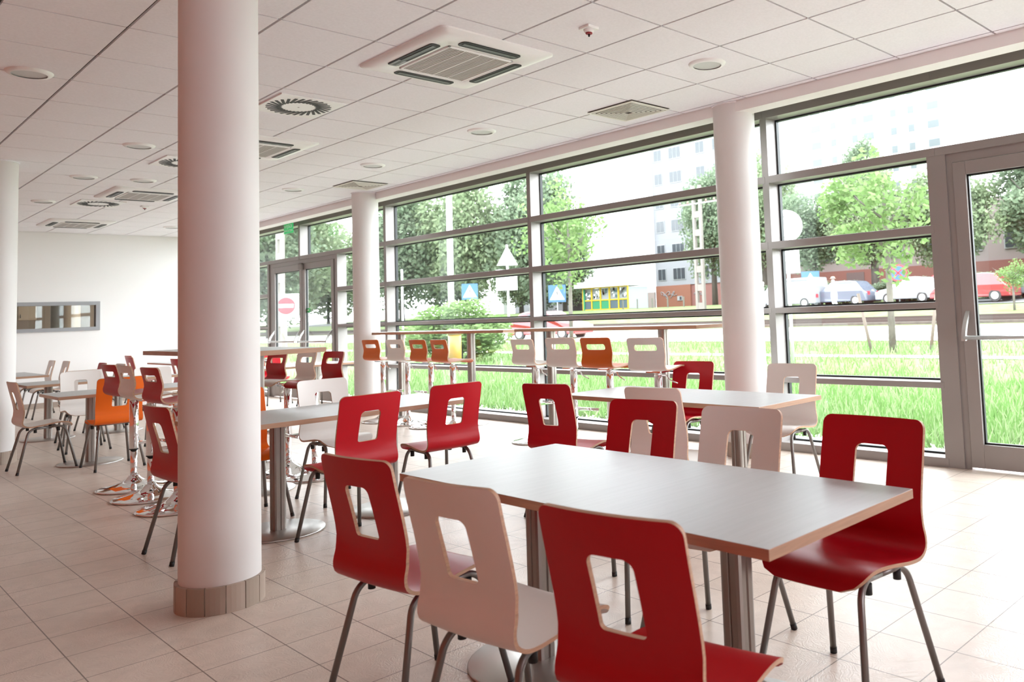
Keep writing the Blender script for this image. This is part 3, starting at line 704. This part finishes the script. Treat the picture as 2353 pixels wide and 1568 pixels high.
def grass():
    mb = MB(); rng = random.Random(3)
    def blade(x, y, h):
        a = rng.uniform(0, 2*PI); w = .012+.012*rng.random(); lx, ly = rng.gauss(0, .35)*h, rng.gauss(0, .35)*h; z = gz(x)
        b = len(mb.v); mb.v += [(x-w*math.cos(a), y-w*math.sin(a), z-.01), (x+w*math.cos(a), y+w*math.sin(a), z-.01), (x+lx, y+ly, z+h)]
        mb.face((b, b+1, b+2), 0 if rng.random() < .6 else 1)
    for _ in range(26000):
        x = XW+1.2+rng.random()**1.5*7.0; y = rng.uniform(-1, 24)*(.5+.5*rng.random())+1; blade(x, y, .10+.16*rng.random())
    for _ in range(9000):
        x = rng.uniform(14, 20); y = rng.uniform(2, 40); blade(x, y, .12+.14*rng.random())
    for _ in range(9000):
        x = rng.uniform(21, 26); y = rng.uniform(2, 50); blade(x, y, .15+.2*rng.random())
    return mb.build('grass', [leaf_mat('grass_blade', (.125, .225, .07)), leaf_mat('grass_blade_light', (.23, .31, .15))])
tag(grass(), 'long green grass growing on the lawn outside the windows', 'grass', kind='stuff')
# ------------------------------------------------------------------ trees
def leaf_mesh(name, n, shape, size, mats, seed, clumps=26):
    rng = random.Random(seed); mb = MB(); cl = []
    for _ in range(clumps):
        while True:
            p = Vector((rng.uniform(-1, 1), rng.uniform(-1, 1), rng.uniform(-1, 1)))
            if .3 < p.length < 1: break
        cl.append((p*.78, rng.uniform(.22, .40)))
    for _ in range(n):
        c, r = rng.choice(cl); d = Vector((rng.gauss(0, 1), rng.gauss(0, 1), rng.gauss(0, 1))).normalized()*r*rng.random()**.4
        p = c+d; p = Vector((p.x*shape[0], p.y*shape[1], p.z*shape[2]))
        a = Vector((rng.gauss(0, 1), rng.gauss(0, 1), rng.gauss(0, .6))).normalized(); b = a.cross(Vector((rng.gauss(0, 1), rng.gauss(0, 1), rng.gauss(0, 1)))).normalized()
        s = size*rng.uniform(.6, 1.3); q = len(mb.v)
        mb.v += [tuple(p-a*s), tuple(p+b*s*.55), tuple(p+a*s), tuple(p-b*s*.55)]; mb.face((q, q+1, q+2, q+3), rng.choice((0, 0, 1)))
    return mb.mesh(name, mats)
lf = leaf_mat
M_DARK = [lf('leaf_dark_a', (.13, .175, .112)), lf('leaf_dark_b', (.19, .235, .158))]
M_MID = [lf('leaf_mid_a', (.165, .215, .122)), lf('leaf_mid_b', (.225, .275, .165))]
M_PALE = [lf('leaf_pale_a', (.125, .20, .072)), lf('leaf_pale_b', (.18, .255, .11))]
CR = {'dark': leaf_mesh('crown', 17000, (1, 1, 1), .040, M_DARK, 1, 46), 'mid': leaf_mesh('crown', 17000, (1, 1, 1), .038, M_MID, 2, 46), 'pale': leaf_mesh('crown', 2300, (1, 1, 1), .052, M_PALE, 3, 22), 'bush': leaf_mesh('foliage', 8000, (1, 1, 1), .05, M_PALE, 4, 34)}
BARK = mat('bark', (.05, .042, .036), .9, noise=((6, 6, 2), .25)); BARK_P = mat('pale_bark', (.11, .10, .085), .9, noise=((6, 6, 3), .25))
def tree(kind, x, y, h, rx, rz, label, group, trunk=.18, base=None, name='tree', bark=BARK, pale_limbs=False):
    z = gz(x) if base is None else base
    r = tag(empty(name, (x, y, z)), label, 'tree', group); rng = random.Random(int(x*7+y*13))
    cz = h-rz*.95
    mb = MB(); mb.tube([(0, 0, -.1), (.03*rng.uniform(-1, 1), .0, cz*.5), (.05, .03, cz), (0, 0, cz+rz*.5)], [trunk, trunk*.8, trunk*.6, trunk*.2], 10)
    for k in range(7):
        a = rng.uniform(0, 2*PI); z0 = cz-rz*rng.uniform(.1, .7); e = rng.uniform(.5, .85)
        mb.tube([(0, 0, z0), (rx*e*.5*math.cos(a), rx*e*.5*math.sin(a), z0+rz*.3), (rx*e*math.cos(a), rx*e*math.sin(a), z0+rz*.75)], [trunk*.35, trunk*.25, trunk*.08], 6)
    mb.build('trunk', bark, r)
    c = bpy.data.objects.new('crown', CR[kind]); COL.objects.link(c); c.parent = r; c.location = (0, 0, cz); c.scale = (rx, rx, rz); c.rotation_euler = (0, 0, rng.uniform(0, 6))
    return r
GTR = 'trees along the street'
tree('pale', 24, 26.95, 7.5, 2.35, 2.5, 'young pale-green tree with a slim trunk in the second wide window', GTR, .10, bark=BARK_P)
tree('pale', 22, 10.85, 6.0, 2.0, 2.0, 'bright young street tree between two stakes, left of the right door', GTR, .11, bark=BARK_P)
tree('pale', 38, 12.8, 2.3, 1.1, .75, 'small round pale tree seen through the right door', GTR, .06, bark=BARK_P)
def bgtree(kind, x, y, h, rx, rz, lb, tr=.3): tree(kind, x, y, h, rx, rz, lb, GTR, tr)
bgtree('dark', 56, 15.5, 10.5, 4.6, 4.6, 'large dark tree seen through the right door')
bgtree('mid', 53, 21.5, 9.2, 3.6, 3.9, 'mid-green tree behind the post of the right door')
bgtree('mid', 50, 25.6, 9.5, 3.4, 3.8, 'mid-green tree behind the bright young tree')
bgtree('dark', 52, 31.5, 8.4, 3.5, 3.2, 'dark tree beside the round sign, right of it')
bgtree('mid', 56, 38.5, 12.5, 3.3, 5.2, 'tall mid-green tree just right of the right pillar')
bgtree('dark', 66, 34.5, 14.5, 2.6, 4.0, 'narrow dark tree top rising before the tower block')
bgtree('dark', 62, 48.6, 13.5, 4.2, 5.6, 'dark tree at the corner of the white apartment block')
bgtree('dark', 62, 70.5, 9.2, 4.4, 4.3, 'dark tree behind the bus stop, left of the white block')
bgtree('dark', 48, 58, 14.0, 5.2, 6.5, 'dark tree left in the view past the sign post')
bgtree('mid', 45, 65, 15.0, 5.4, 6.9, 'tall mid-green tree behind the lamp post')
bgtree('dark', 42, 72, 13.5, 5.4, 6.3, 'large dark tree at the left edge of the window with the shrub')
bgtree('mid', 60, 76, 9.5, 4.2, 4.6, 'mid-green tree behind the crossing sign')
bgtree('mid', 36, 86, 16, 6.5, 7.6, 'tall mid-green tree behind the round window pillar')
bgtree('dark', 30, 74, 13.5, 5.4, 6.3, 'dark tree seen through the right leaf of the double door')
bgtree('mid', 27, 80, 16, 6.5, 7.5, 'mid-green tree above the double door on the right')
bgtree('mid', 20, 66, 12, 5.0, 5.6, 'mid-green tree seen through the left leaf of the double door')
bgtree('mid', 17, 78, 16, 6, 7, 'mid-green tree above the double door behind the exit sign')
bgtree('dark', 58, 88, 11.5, 7.0, 5.8, 'low broad dark tree behind the window with the bright shrub, left part', .2)
bgtree('dark', 64, 76.5, 10.5, 6.0, 5.2, 'low broad dark tree behind the lamp post, nearest the ground', .2)
bgtree('mid', 46, 96, 12, 7.5, 6.0, 'low broad tree behind the window pillar and stools', .2)
bgtree('mid', 30, 98, 11.5, 6.5, 5.8, 'low broad tree at the foot of the double door view, right leaf', .2)
bgtree('dark', 21, 94, 11, 5.5, 5.6, 'low broad dark tree in the double door view, behind the no-entry sign', .2)
def bush(x, y, rx, rz, label, kind='bush', name='shrub'):
    r = tag(empty(name, (x, y, gz(x))), label, 'shrub')
    mb = MB(); rng = random.Random(5)
    for k in range(6):
        a = k*1.05; mb.tube([(0, 0, -.05), (rx*.3*math.cos(a), rx*.3*math.sin(a), rz*.6), (rx*.6*math.cos(a), rx*.6*math.sin(a), rz*1.3)], [.03, .02, .008], 6)
    mb.build('stems', BARK, r)
    c = bpy.data.objects.new('foliage', CR[kind]); COL.objects.link(c); c.parent = r; c.location = (0, 0, rz*1.0); c.scale = (rx, rx, rz)
bush(16, 23.6, 2.0, 1.12, 'bright yellow-green shrub behind the yellow bin')
bush(17.5, 27.2, 1.5, .85, 'lower pale shrub left of the bright one')
for k, (x, y, rx) in enumerate(((47.5, 17, 1.6), (47.5, 22, 1.6), (47.5, 26.5, 1.5), (47, 31.5, 1.3))):
    bush(x, y, rx*1.7, .8, ('hedge seen through the right door', 'hedge behind the white car and no-stopping sign', 'hedge behind the dark parked car', 'small bush beside the white van')[k], 'dark', 'hedge_bush')
# ------------------------------------------------------------------ buildings
def apartment():
    r = tag(empty('apartment_block', (75, 68.3, 1.5)), 'white panel apartment block with a red-brown plinth and graffiti', 'building')
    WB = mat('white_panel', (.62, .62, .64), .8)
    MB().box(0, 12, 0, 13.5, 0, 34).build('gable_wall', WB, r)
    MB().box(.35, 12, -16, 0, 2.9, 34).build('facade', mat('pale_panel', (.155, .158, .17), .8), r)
    MB().box(.25, 12, -5.6, 0, 0, 2.9).build('plinth', mat('terracotta_plinth', (.14, .052, .030), .8), r)
    MB().box(.45, 12, -16, -5.6, 0, 3.3).build('plinth', mat('pink_plinth', (.14, .06, .052), .8), r)
    MB().box(-.02, .1, 0, 13.5, 0, 2.2).build('gable_base', mat('pink_gable_base', (.19, .155, .145), .8), r)
    WF = mat('window_white', (.20, .205, .21), .5); WD = mat('window_dark', (.03, .036, .042), .2)
    for fl in range(9):
        z = 3.55+fl*3.0
        for y0, w in ((-1.75, 1.35), (-4.9, 2.0), (-8.6, 1.4), (-11.8, 2.0), (-15.6, 1.4)):
            f = MB().box(.28, .36, y0, y0+w, z, z+1.5).build('window', WF, r)
            n = 2 if w < 1.8 else 3; pb = MB()
            for k in range(n): pb.box(.26, .285, y0+.07+k*(w-.07)/n, y0+(k+1)*(w-.07)/n, z+.08, z+1.42)
            pb.build('pane', WD, f)
    gr = MB(); rng = random.Random(11)
    for (yc, zc, s, n) in ((-2.1, 1.75, .8, 9), (-6.7, 1.6, .45, 6)):
        pts = []
        for k in range(n*7):
            t = k/7.0; pts.append((.22 if yc > -5 else .42, yc+s*1.4*(1-t/n*2)+.30*s*math.sin(t*4.1), zc+.6*s*math.sin(t*2.7)*math.cos(t*.9)))
        gr.tube(pts, .035, 5)
    gr.build('graffiti', mat('graffiti_grey', (.16, .17, .18), .7), r)
    f = MB().box(.18, .26, -4.3, -3.5, 1.0, 1.55).build('window', WF, r); MB().box(.16, .19, -4.2, -3.9, 1.08, 1.47).build('pane', WD, f)
apartment()
def tower():
    r = tag(empty('tower_block', (120, 48, 1.5)), 'tall white tower block hazy behind the trees at upper right', 'building')
    MB().box(0, 14, 0, 32, 0, 48).build('wall', mat('tower_white', (.70, .71, .73), .8), r)
    WF = mat('tower_window', (.075, .088, .092), .3); n = 0
    for fl in range(6, 16):
        for k in range(9):
            if n >= 90: break
            y = 1.5+k*3.4+(.5 if k % 2 else 0); MB().box(-.06, .02, y, y+(1.0 if k % 3 else 1.8), fl*2.9, fl*2.9+1.2).build('window', WF, r); n += 1
tower()
rb = tag(empty('terrace_building', (61, 20, 1.6)), 'low red-brown building with white windows behind the parked cars', 'building')
MB().box(0, 8, -2, 22, 0, 2.5).build('ground_storey', mat('red_brown_render', (.13, .045, .036), .8), rb); MB().box(.2, 8, -2, 22, 2.5, 7.2).build('upper_storey', mat('pinkish_render', (.17, .135, .13), .8), rb)
for k in range(7):
    f = MB().box(.1, .25, -.5+k*3.1, 1.0+k*3.1, 3.3, 4.7).build('window', mat('window_white', (.20, .205, .21), .5), rb); MB().box(.05, .12, -.4+k*3.1, .9+k*3.1, 3.4, 4.6).build('pane', mat('window_dark', (.03, .036, .042), .2), f)
for k, y in enumerate((3.5, 12.2)): MB().box(-.05, .3, y, y+1.6, 0, 2.3).build('doorway', mat('dark_doorway', (.08, .05, .05), .8), rb)
st = tag(empty('shop_pavilion', (66.5, 81.5, 1.6)), 'white shop pavilion with a blue sign left of the kiosk', 'building')
MB().box(-1, 6, -6, 8, 3.0, 4.6).build('canopy', SIGN_W, st)
for y in (-1.2, 5.5): MB().box(-.8, -.2, y, y+1.3, 0, 3.0).build('post', SIGN_W, st)
MB().box(3, 5, -6, 8, 0, 3.0).build('shopfront', mat('window_dark', (.03, .036, .042), .2), st)
MB().box(-1.08, -.98, -5.2, -.2, 3.2, 4.1).build('sign_board', SIGN_B, st)
def kiosk():
    r = tag(empty('news_kiosk', (60, 58.4, 1.62)), 'yellow and green street kiosk covered in posters', 'kiosk')
    Yl = mat('kiosk_yellow', (.50, .33, .008), .5); Gr = mat('kiosk_green', (.012, .19, .085), .5); n = 5; L = 6.8; w = L/n
    MB().box(.05, 3, 0, L, .1, 2.35).build('body', mat('kiosk_inside', (.22, .24, .26), .6), r); MB().box(-.5, 3.3, -.2, L+.9, 2.5, 3.1).build('roof', SIGN_W, r)
    fr = MB()
    for k in range(n+1): fr.box(-.08, .06, k*w-.07, k*w+.07, 0, 2.5)
    for z in (.05, 1.05, 2.38): fr.box(-.07, .05, 0, L, z, z+.12)
    fr.build('frame', Yl, r)
    MB().box(-.09, .05, L-.3, L-.08, 0, 2.4).build('green_panel', Gr, r); rng = random.Random(2)
    for k in range(n):
        p = MB().box(-.02, .05, k*w+.1, (k+1)*w-.1, .18, 1.04).build('lower_panel', Gr if k in (2, 3) else mat('poster_blue', (.05, .08, .10), .6), r)
        pb = MB()
        for _ in range(10):
            y = k*w+.12+rng.random()*(w-.5); z = 1.2+rng.random()*.9; pb.box(-.04, -.02, y, y+.2, z, z+.26, rng.randrange(3))
        pb.build('posters', [SIGN_W, mat('poster_grey', (.08, .085, .09), .6), mat('poster_teal', (.03, .09, .10), .6)], r)
kiosk()
# ------------------------------------------------------------------ street furniture
GREY = mat('galvanised', (.55, .56, .57), .5, metal=.4)
def post(name, x, y, h, rad, label, cat, group=None, zb=None):
    r = tag(empty(name, (x, y, gz(x) if zb is None else zb)), label, cat, group); MB().lathe([(rad, 0), (rad*.85, h)], 12).build('post', GREY, r); return r
def facing(o, x, y): o.rotation_euler = (0, 0, math.atan2(-y, -x)); return o    # local +x looks towards the canteen
def crossing(x, y, zc, s, label):
    r = facing(post('crossing_sign', x, y, zc+s/2-gz(x), .045, label, 'road sign', 'pedestrian crossing signs'), x, y); zl = zc-gz(x)
    b = MB().box(.05, .08, -s/2, s/2, zl-s/2, zl+s/2).build('sign_plate', SIGN_B, r)
    mb = MB(); e = s*.42; mb.poly([(.085, -e, zl-e*.85), (.085, e, zl-e*.85), (.085, 0, zl+e)]); mb.build('white_triangle', SIGN_W, b)
    mb = MB(); q = s*.12; mb.lathe([(.0, -q*.32), (q*.32, 0), (0, q*.32)], 8, (.095, 0, zl+q*1.3)); mb.obox((.09, 0, zl+q*.3), (.004, 0, 0), (0, q*.28, 0), (0, 0, q*.7))
    for sgn in (-1, 1): mb.obox((.09, sgn*q*.45, zl-q*1.1), (.004, 0, 0), (0, q*.14, 0), (0, sgn*q*.35, -q*.8)) if False else mb.obox((.09, sgn*q*.4, zl-q*1.1), (.004, 0, 0), (0, q*.13, q*.03), (0, -sgn*q*.35, q*.8))
    mb.build('walking_figure', BLACK, b)
crossing(30, 43.2, 3.05, 1.0, 'blue pedestrian crossing sign above the bright shrub')
crossing(45, 52.15, 3.15, 1.45, 'blue pedestrian crossing sign left of the young tree trunk')
crossing(44, 26.9, 2.9, 1.1, 'blue pedestrian crossing sign beside the bright young tree trunk')
ls = post('lamp_post', 20, 30.2, 9.5, .14, 'tall pale lamp post rising behind the bright shrub', 'lamp post'); MB().box(-.1, .9, -.12, .12, 9.4, 9.55).build('lamp_head', GREY, ls)
post('lamp_post', 26, 44.5, 4.5, .07, 'thin short pale pole left of the tall lamp post', 'lamp post')
def round_sign(x, y, zc, rad, label, face, back_seen):
    r = facing(post('road_sign', x, y, zc+rad-gz(x), .045, label, 'road sign'), x, y); zl = zc-gz(x); s = 1
    mb = MB(); n = 32; pts = [(rad*math.cos(2*PI*k/n), rad*math.sin(2*PI*k/n)) for k in range(n)]
    b0 = 0
    for xx in (-.07 if back_seen else .05, -.05 if back_seen else .07): mb.v += [(xx, p[0], zl+p[1]) for p in pts]
    mb.face(list(range(n))[::-1]); mb.face(range(n, 2*n))
    for k in range(n): mb.face((k, (k+1) % n, n+(k+1) % n, n+k))
    pl = mb.build('sign_plate', face, r); return r, pl, zl
r_, p_, zl_ = round_sign(18, 11.65, 3.47, .42, 'back of a round white road sign right of the right pillar', SIGN_W, True)
MB().box(-.07, -.05, -.3, .3, 2.35, 2.95).build('lower_plate', SIGN_W, r_)
for z in (3.3, 3.85, 2.65): MB().box(-.05, .06, -.12, .12, z, z+.04).build('clamp', GREY, r_)
r_, p_, zl_ = round_sign(18, 42.3, 2.38, .44, 'red and white no-entry sign seen through the left leaf of the double door', SIGN_R, False)
MB().box(.072, .08, -.36, .36, zl_-.09, zl_+.09).build('white_bar', SIGN_W, p_); MB().box(.03, .045, -.62, .62, zl_-.62, zl_+.62).build('white_board', SIGN_W, r_)
r_, p_, zl_ = round_sign(44, 21.1, 3.0, .5, 'round red-rimmed no-stopping sign near the right door post', SIGN_R, False)
MB().lathe([(0, 0), (.4, 0)], 24, cap=False).build('blue_disc', SIGN_B, p_).matrix_local = Matrix.Translation((.075, 0, zl_)) @ Matrix.Rotation(PI/2, 4, 'Y')
for sg in (-1, 1): MB().obox((.085, 0, zl_), (.003, 0, 0), (0, .26, .26*sg), (0, -.03*sg, .03)).build('red_stroke', SIGN_R, p_)
MB().box(.05, .07, -.45, .45, zl_-1.05, zl_-.65).build('lower_plate', SIGN_W, r_)
sp = facing(post('sign_post', 24, 28.6, 4.9, .06, 'back of a white road sign cluster beside the second window mullion', 'road sign'), 24, 31.5); sp.location.y = 31.4; sp.location.z = gz(24)
MB().box(-.06, -.04, -.55, .45, 2.7, 3.7).build('sign_plate', SIGN_W, sp); mb = MB(); mb.poly([(-.05, -.5, 3.9), (-.05, .5, 3.9), (-.05, 0, 4.85)]); mb.poly([(-.06, -.5, 3.9), (-.06, 0, 4.85), (-.06, .5, 3.9)]); mb.build('triangle_plate', SIGN_W, sp)
def catenary(x, y, h, label):
    r = tag(empty('catenary_mast', (x, y, gz(x))), label, 'mast', 'tram line masts'); M = mat('concrete_mast', (.15, .135, .12), .8); mb = MB()
    for sy in (-.32, .32): mb.box(-.12, .12, sy-.1, sy+.1, 0, h)
    k = 0
    while k*1.4 < h: mb.box(-.1, .1, -.3, .3, k*1.4, k*1.4+.5); k += 1
    mb.build('lattice_post', M, r); MB().tube([(0, -1.9, h-1.4), (0, 1.9, h-1.4)], .06, 8).build('cross_arm', GREY, r)
    for y2 in (-1.7, -.9, .9, 1.7): MB().lathe([(.05, 0), (.09, .1), (.05, .25)], 10, (0, y2, h-1.38)).build('insulator', mat('insulator_brown', (.12, .07, .05), .4), r)
catenary(48, 39.0, 9.5, 'tall concrete tram mast with a cross-arm before the apartment block')
catenary(22, 52.5, 9.0, 'concrete tram mast seen through the left leaf of the double door')
bn = tag(empty('litter_bin', (11, 16.5, gz(11))), 'yellow litter bin on a post in front of the bright shrub', 'bin')
MB().lathe([(.03, 0), (.03, 1.2)], 12, (0, .17, 0)).build('post', GREY, bn)
MB().lathe([(.115, .48), (.15, .52), (.155, 1.15)], 24).build('bin_body', mat('bin_yellow', (.26, .145, .006), .4), bn); MB().lathe([(.165, 1.12), (.165, 1.18), (.12, 1.24), (0, 1.26)], 24).build('hood', mat('bin_hood', (.22, .17, .08), .4), bn)
for x, y, ly, lb in ((22, 11.5, -.35, 'wooden stake left of the bright young tree'), (22, 9.75, .3, 'wooden stake right of the bright young tree')):
    tag(MB().tube([(x, y, gz(x)-.1), (x, y-ly, gz(x)+1.75)], .05, 8).build('wooden_stake', mat('stake_wood', (.13, .105, .085), .8)), lb, 'stake', 'tree stakes')
for k in range(5):
    yy = 57.2-k*2.0; tag(MB().box(57.95, 58.05, yy-.05, yy+.05, 1.6, 2.6).build('bollard', mat('bollard_dark', (.10, .10, .08), .6)), ('bollard in front of the kiosk', 'bollard just right of the kiosk', 'bollard below the plain white gable', 'bollard before the graffiti wall', 'bollard beside the tram mast')[k], 'bollard', 'street bollards')
# ------------------------------------------------------------------ cars
def car(x, y, rz, paint, label, L=4.2, H=1.5, van=False):
    r = tag(empty('parked_car', (x, y, gz(x)+.03), rz), label, 'car', 'parked cars'); w = .86; l = L/2
    if van: body = [(-l, .25), (-l, 1.0), (-l+.05, H), (l-1.6, H), (l-.85, 1.0), (l-.15, .85), (l, .6), (l, .25)]; win = [(-l+.5, 1.0), (-l+.55, H-.12), (l-1.68, H-.12), (l-1.05, 1.0)]
    else: body = [(-l, .25), (-l, .75), (-l+.25, .9), (-l+.75, H-.06), (-l+1.2, H), (l-1.9, H), (l-1.15, .95), (l-.25, .8), (l, .55), (l, .25)]; win = [(-l+.62, .95), (-l+.98, H-.12), (l-1.95, H-.12), (l-1.38, .95)]
    def side(pts, y0, y1, taper=0):
        mb = MB(); n = len(pts); mb.v += [(p[0], y0+(taper if p[1] > 1 else 0), p[1]) for p in pts]+[(p[0], y1-(taper if p[1] > 1 else 0), p[1]) for p in pts]
        mb.face(range(n)); mb.face([n+k for k in reversed(range(n))])
        for k in range(n): mb.face((k, n+k, n+(k+1) % n, (k+1) % n))
        return mb
    b = side(body, -w, w, .12).build('body', paint, r, bevel=.06)
    side(win, -w+.1, w-.1).build('side_windows', mat('car_glass', (.04, .05, .06), .1), r).scale = (1, 1.012, 1)
    for sx in (-l+.75, l-.8):
        for sy in (-1, 1):
            wm = MB(); wm.tube([(sx, sy*(w-.18), .31), (sx, sy*(w+.01), .31)], .31, 20); wh = wm.build('wheel', BLACK, r)
            MB().tube([(sx, sy*(w+.0), .31), (sx, sy*(w+.02), .31)], .19, 16).build('hubcap', GREY, wh)
    for sy in (-1, 1): MB().box(l-.06, l+.01, sy*.6-.17, sy*.6+.17, .55, .70).build('headlamp', SIGN_W, b); MB().box(-l-.01, -l+.05, sy*.6-.14, sy*.6+.14, .6, .82).build('tail_lamp', SIGN_R, b)
PW = mat('car_white', (.20, .205, .215), .25, coat=.5); PR = mat('car_red', (.16, .008, .011), .25, coat=.5); PB = mat('car_blue_grey', (.08, .09, .12), .25, coat=.5); PS = mat('car_silver', (.14, .15, .16), .3, metal=.3)
car(27.6, 32.6, -1.35, PR, 'dark red car on the road behind the window counter gap', 4.3, 1.45)
car(43.6, 28.2, PI/2, PW, 'white van parked beyond the tram track, right of the right pillar', 4.6, 1.85, True)
car(44.2, 24.9, PI/2, PB, 'blue-grey car parked behind the pedestrian in a hat')
car(44.6, 20.7, PI/2, PW, 'white small car parked beside the bright young tree trunk', 3.6, 1.5)
car(43.4, 16.6, PI/2, PR, 'bright red car seen through the right door')
car(45.4, 13.6, PI/2, PS, 'pale silver car right of the bright red one through the door')
car(51.0, 21.6, PI/2, PR, 'dark red car behind the hedge near the door post')
# ------------------------------------------------------------------ pedestrians
def person(x, y, rz, top, label, hat):
    z = gz(x)+.03; r = tag(empty('person', (x, y, z), rz), label, 'person')
    V = [(0, 0, .95), (0, 0, 1.15), (0, 0, 1.38), (0, .0, 1.50), (0, .02, 1.62), (0, .02, 1.72), (.18, 0, 1.40), (.26, .05, 1.15), (.24, .18, .95), (-.18, 0, 1.40), (-.27, -.02, 1.14), (-.25, .08, .92), (.09, .0, .88), (.11, .12, .50), (.11, .05, .08), (.11, .2, .04), (-.09, 0, .88), (-.11, -.06, .50), (-.11, -.22, .10), (-.11, -.08, .04)]
    E = [(0, 1), (1, 2), (2, 3), (3, 4), (4, 5), (2, 6), (6, 7), (7, 8), (2, 9), (9, 10), (10, 11), (0, 12), (12, 13), (13, 14), (14, 15), (0, 16), (16, 17), (17, 18), (18, 19)]
    Rr = [.15, .14, .16, .06, .10, .09, .065, .05, .035, .065, .05, .035, .10, .07, .05, .04, .10, .07, .05, .04]
    me = bpy.data.meshes.new('body'); me.from_pydata(V, E, []); o = bpy.data.objects.new('body', me); COL.objects.link(o); o.parent = r
    sk = o.modifiers.new('skin', 'SKIN'); o.modifiers.new('sub', 'SUBSURF').levels = 1
    for k, d in enumerate(me.skin_vertices[0].data): d.radius = (Rr[k], Rr[k]*.8 if k < 3 else Rr[k]); d.use_root = k == 0
    me.materials.append(top)
    if hat: MB().lathe([(.20, 1.76), (.11, 1.78), (.10, 1.86), (0, 1.88)], 20, (0, .02, 0)).build('hat', mat('straw_hat', (.55, .42, .28), .7), r)
    else: MB().lathe([(.105, 1.68), (.115, 1.76), (.07, 1.83), (0, 1.84)], 16, (0, .01, 0)).build('hair', mat('grey_hair', (.45, .43, .40), .7), r)
    mb = MB(); mb.lathe([(.175, .50), (.19, .8), (.17, 1.0)], 16, cap=False); mb.build('skirt' if not hat else 'shorts', mat('pale_blue_cloth', (.40, .52, .72), .7), r)
person(41.2, 23.7, .3, mat('white_shirt', (.70, .68, .66), .7), 'person in a hat and pale clothes walking past the blue-grey car', True)
person(41.2, 28.6, -2.8, mat('white_shirt', (.70, .68, .66), .7), 'person in white walking beside the white van', False)
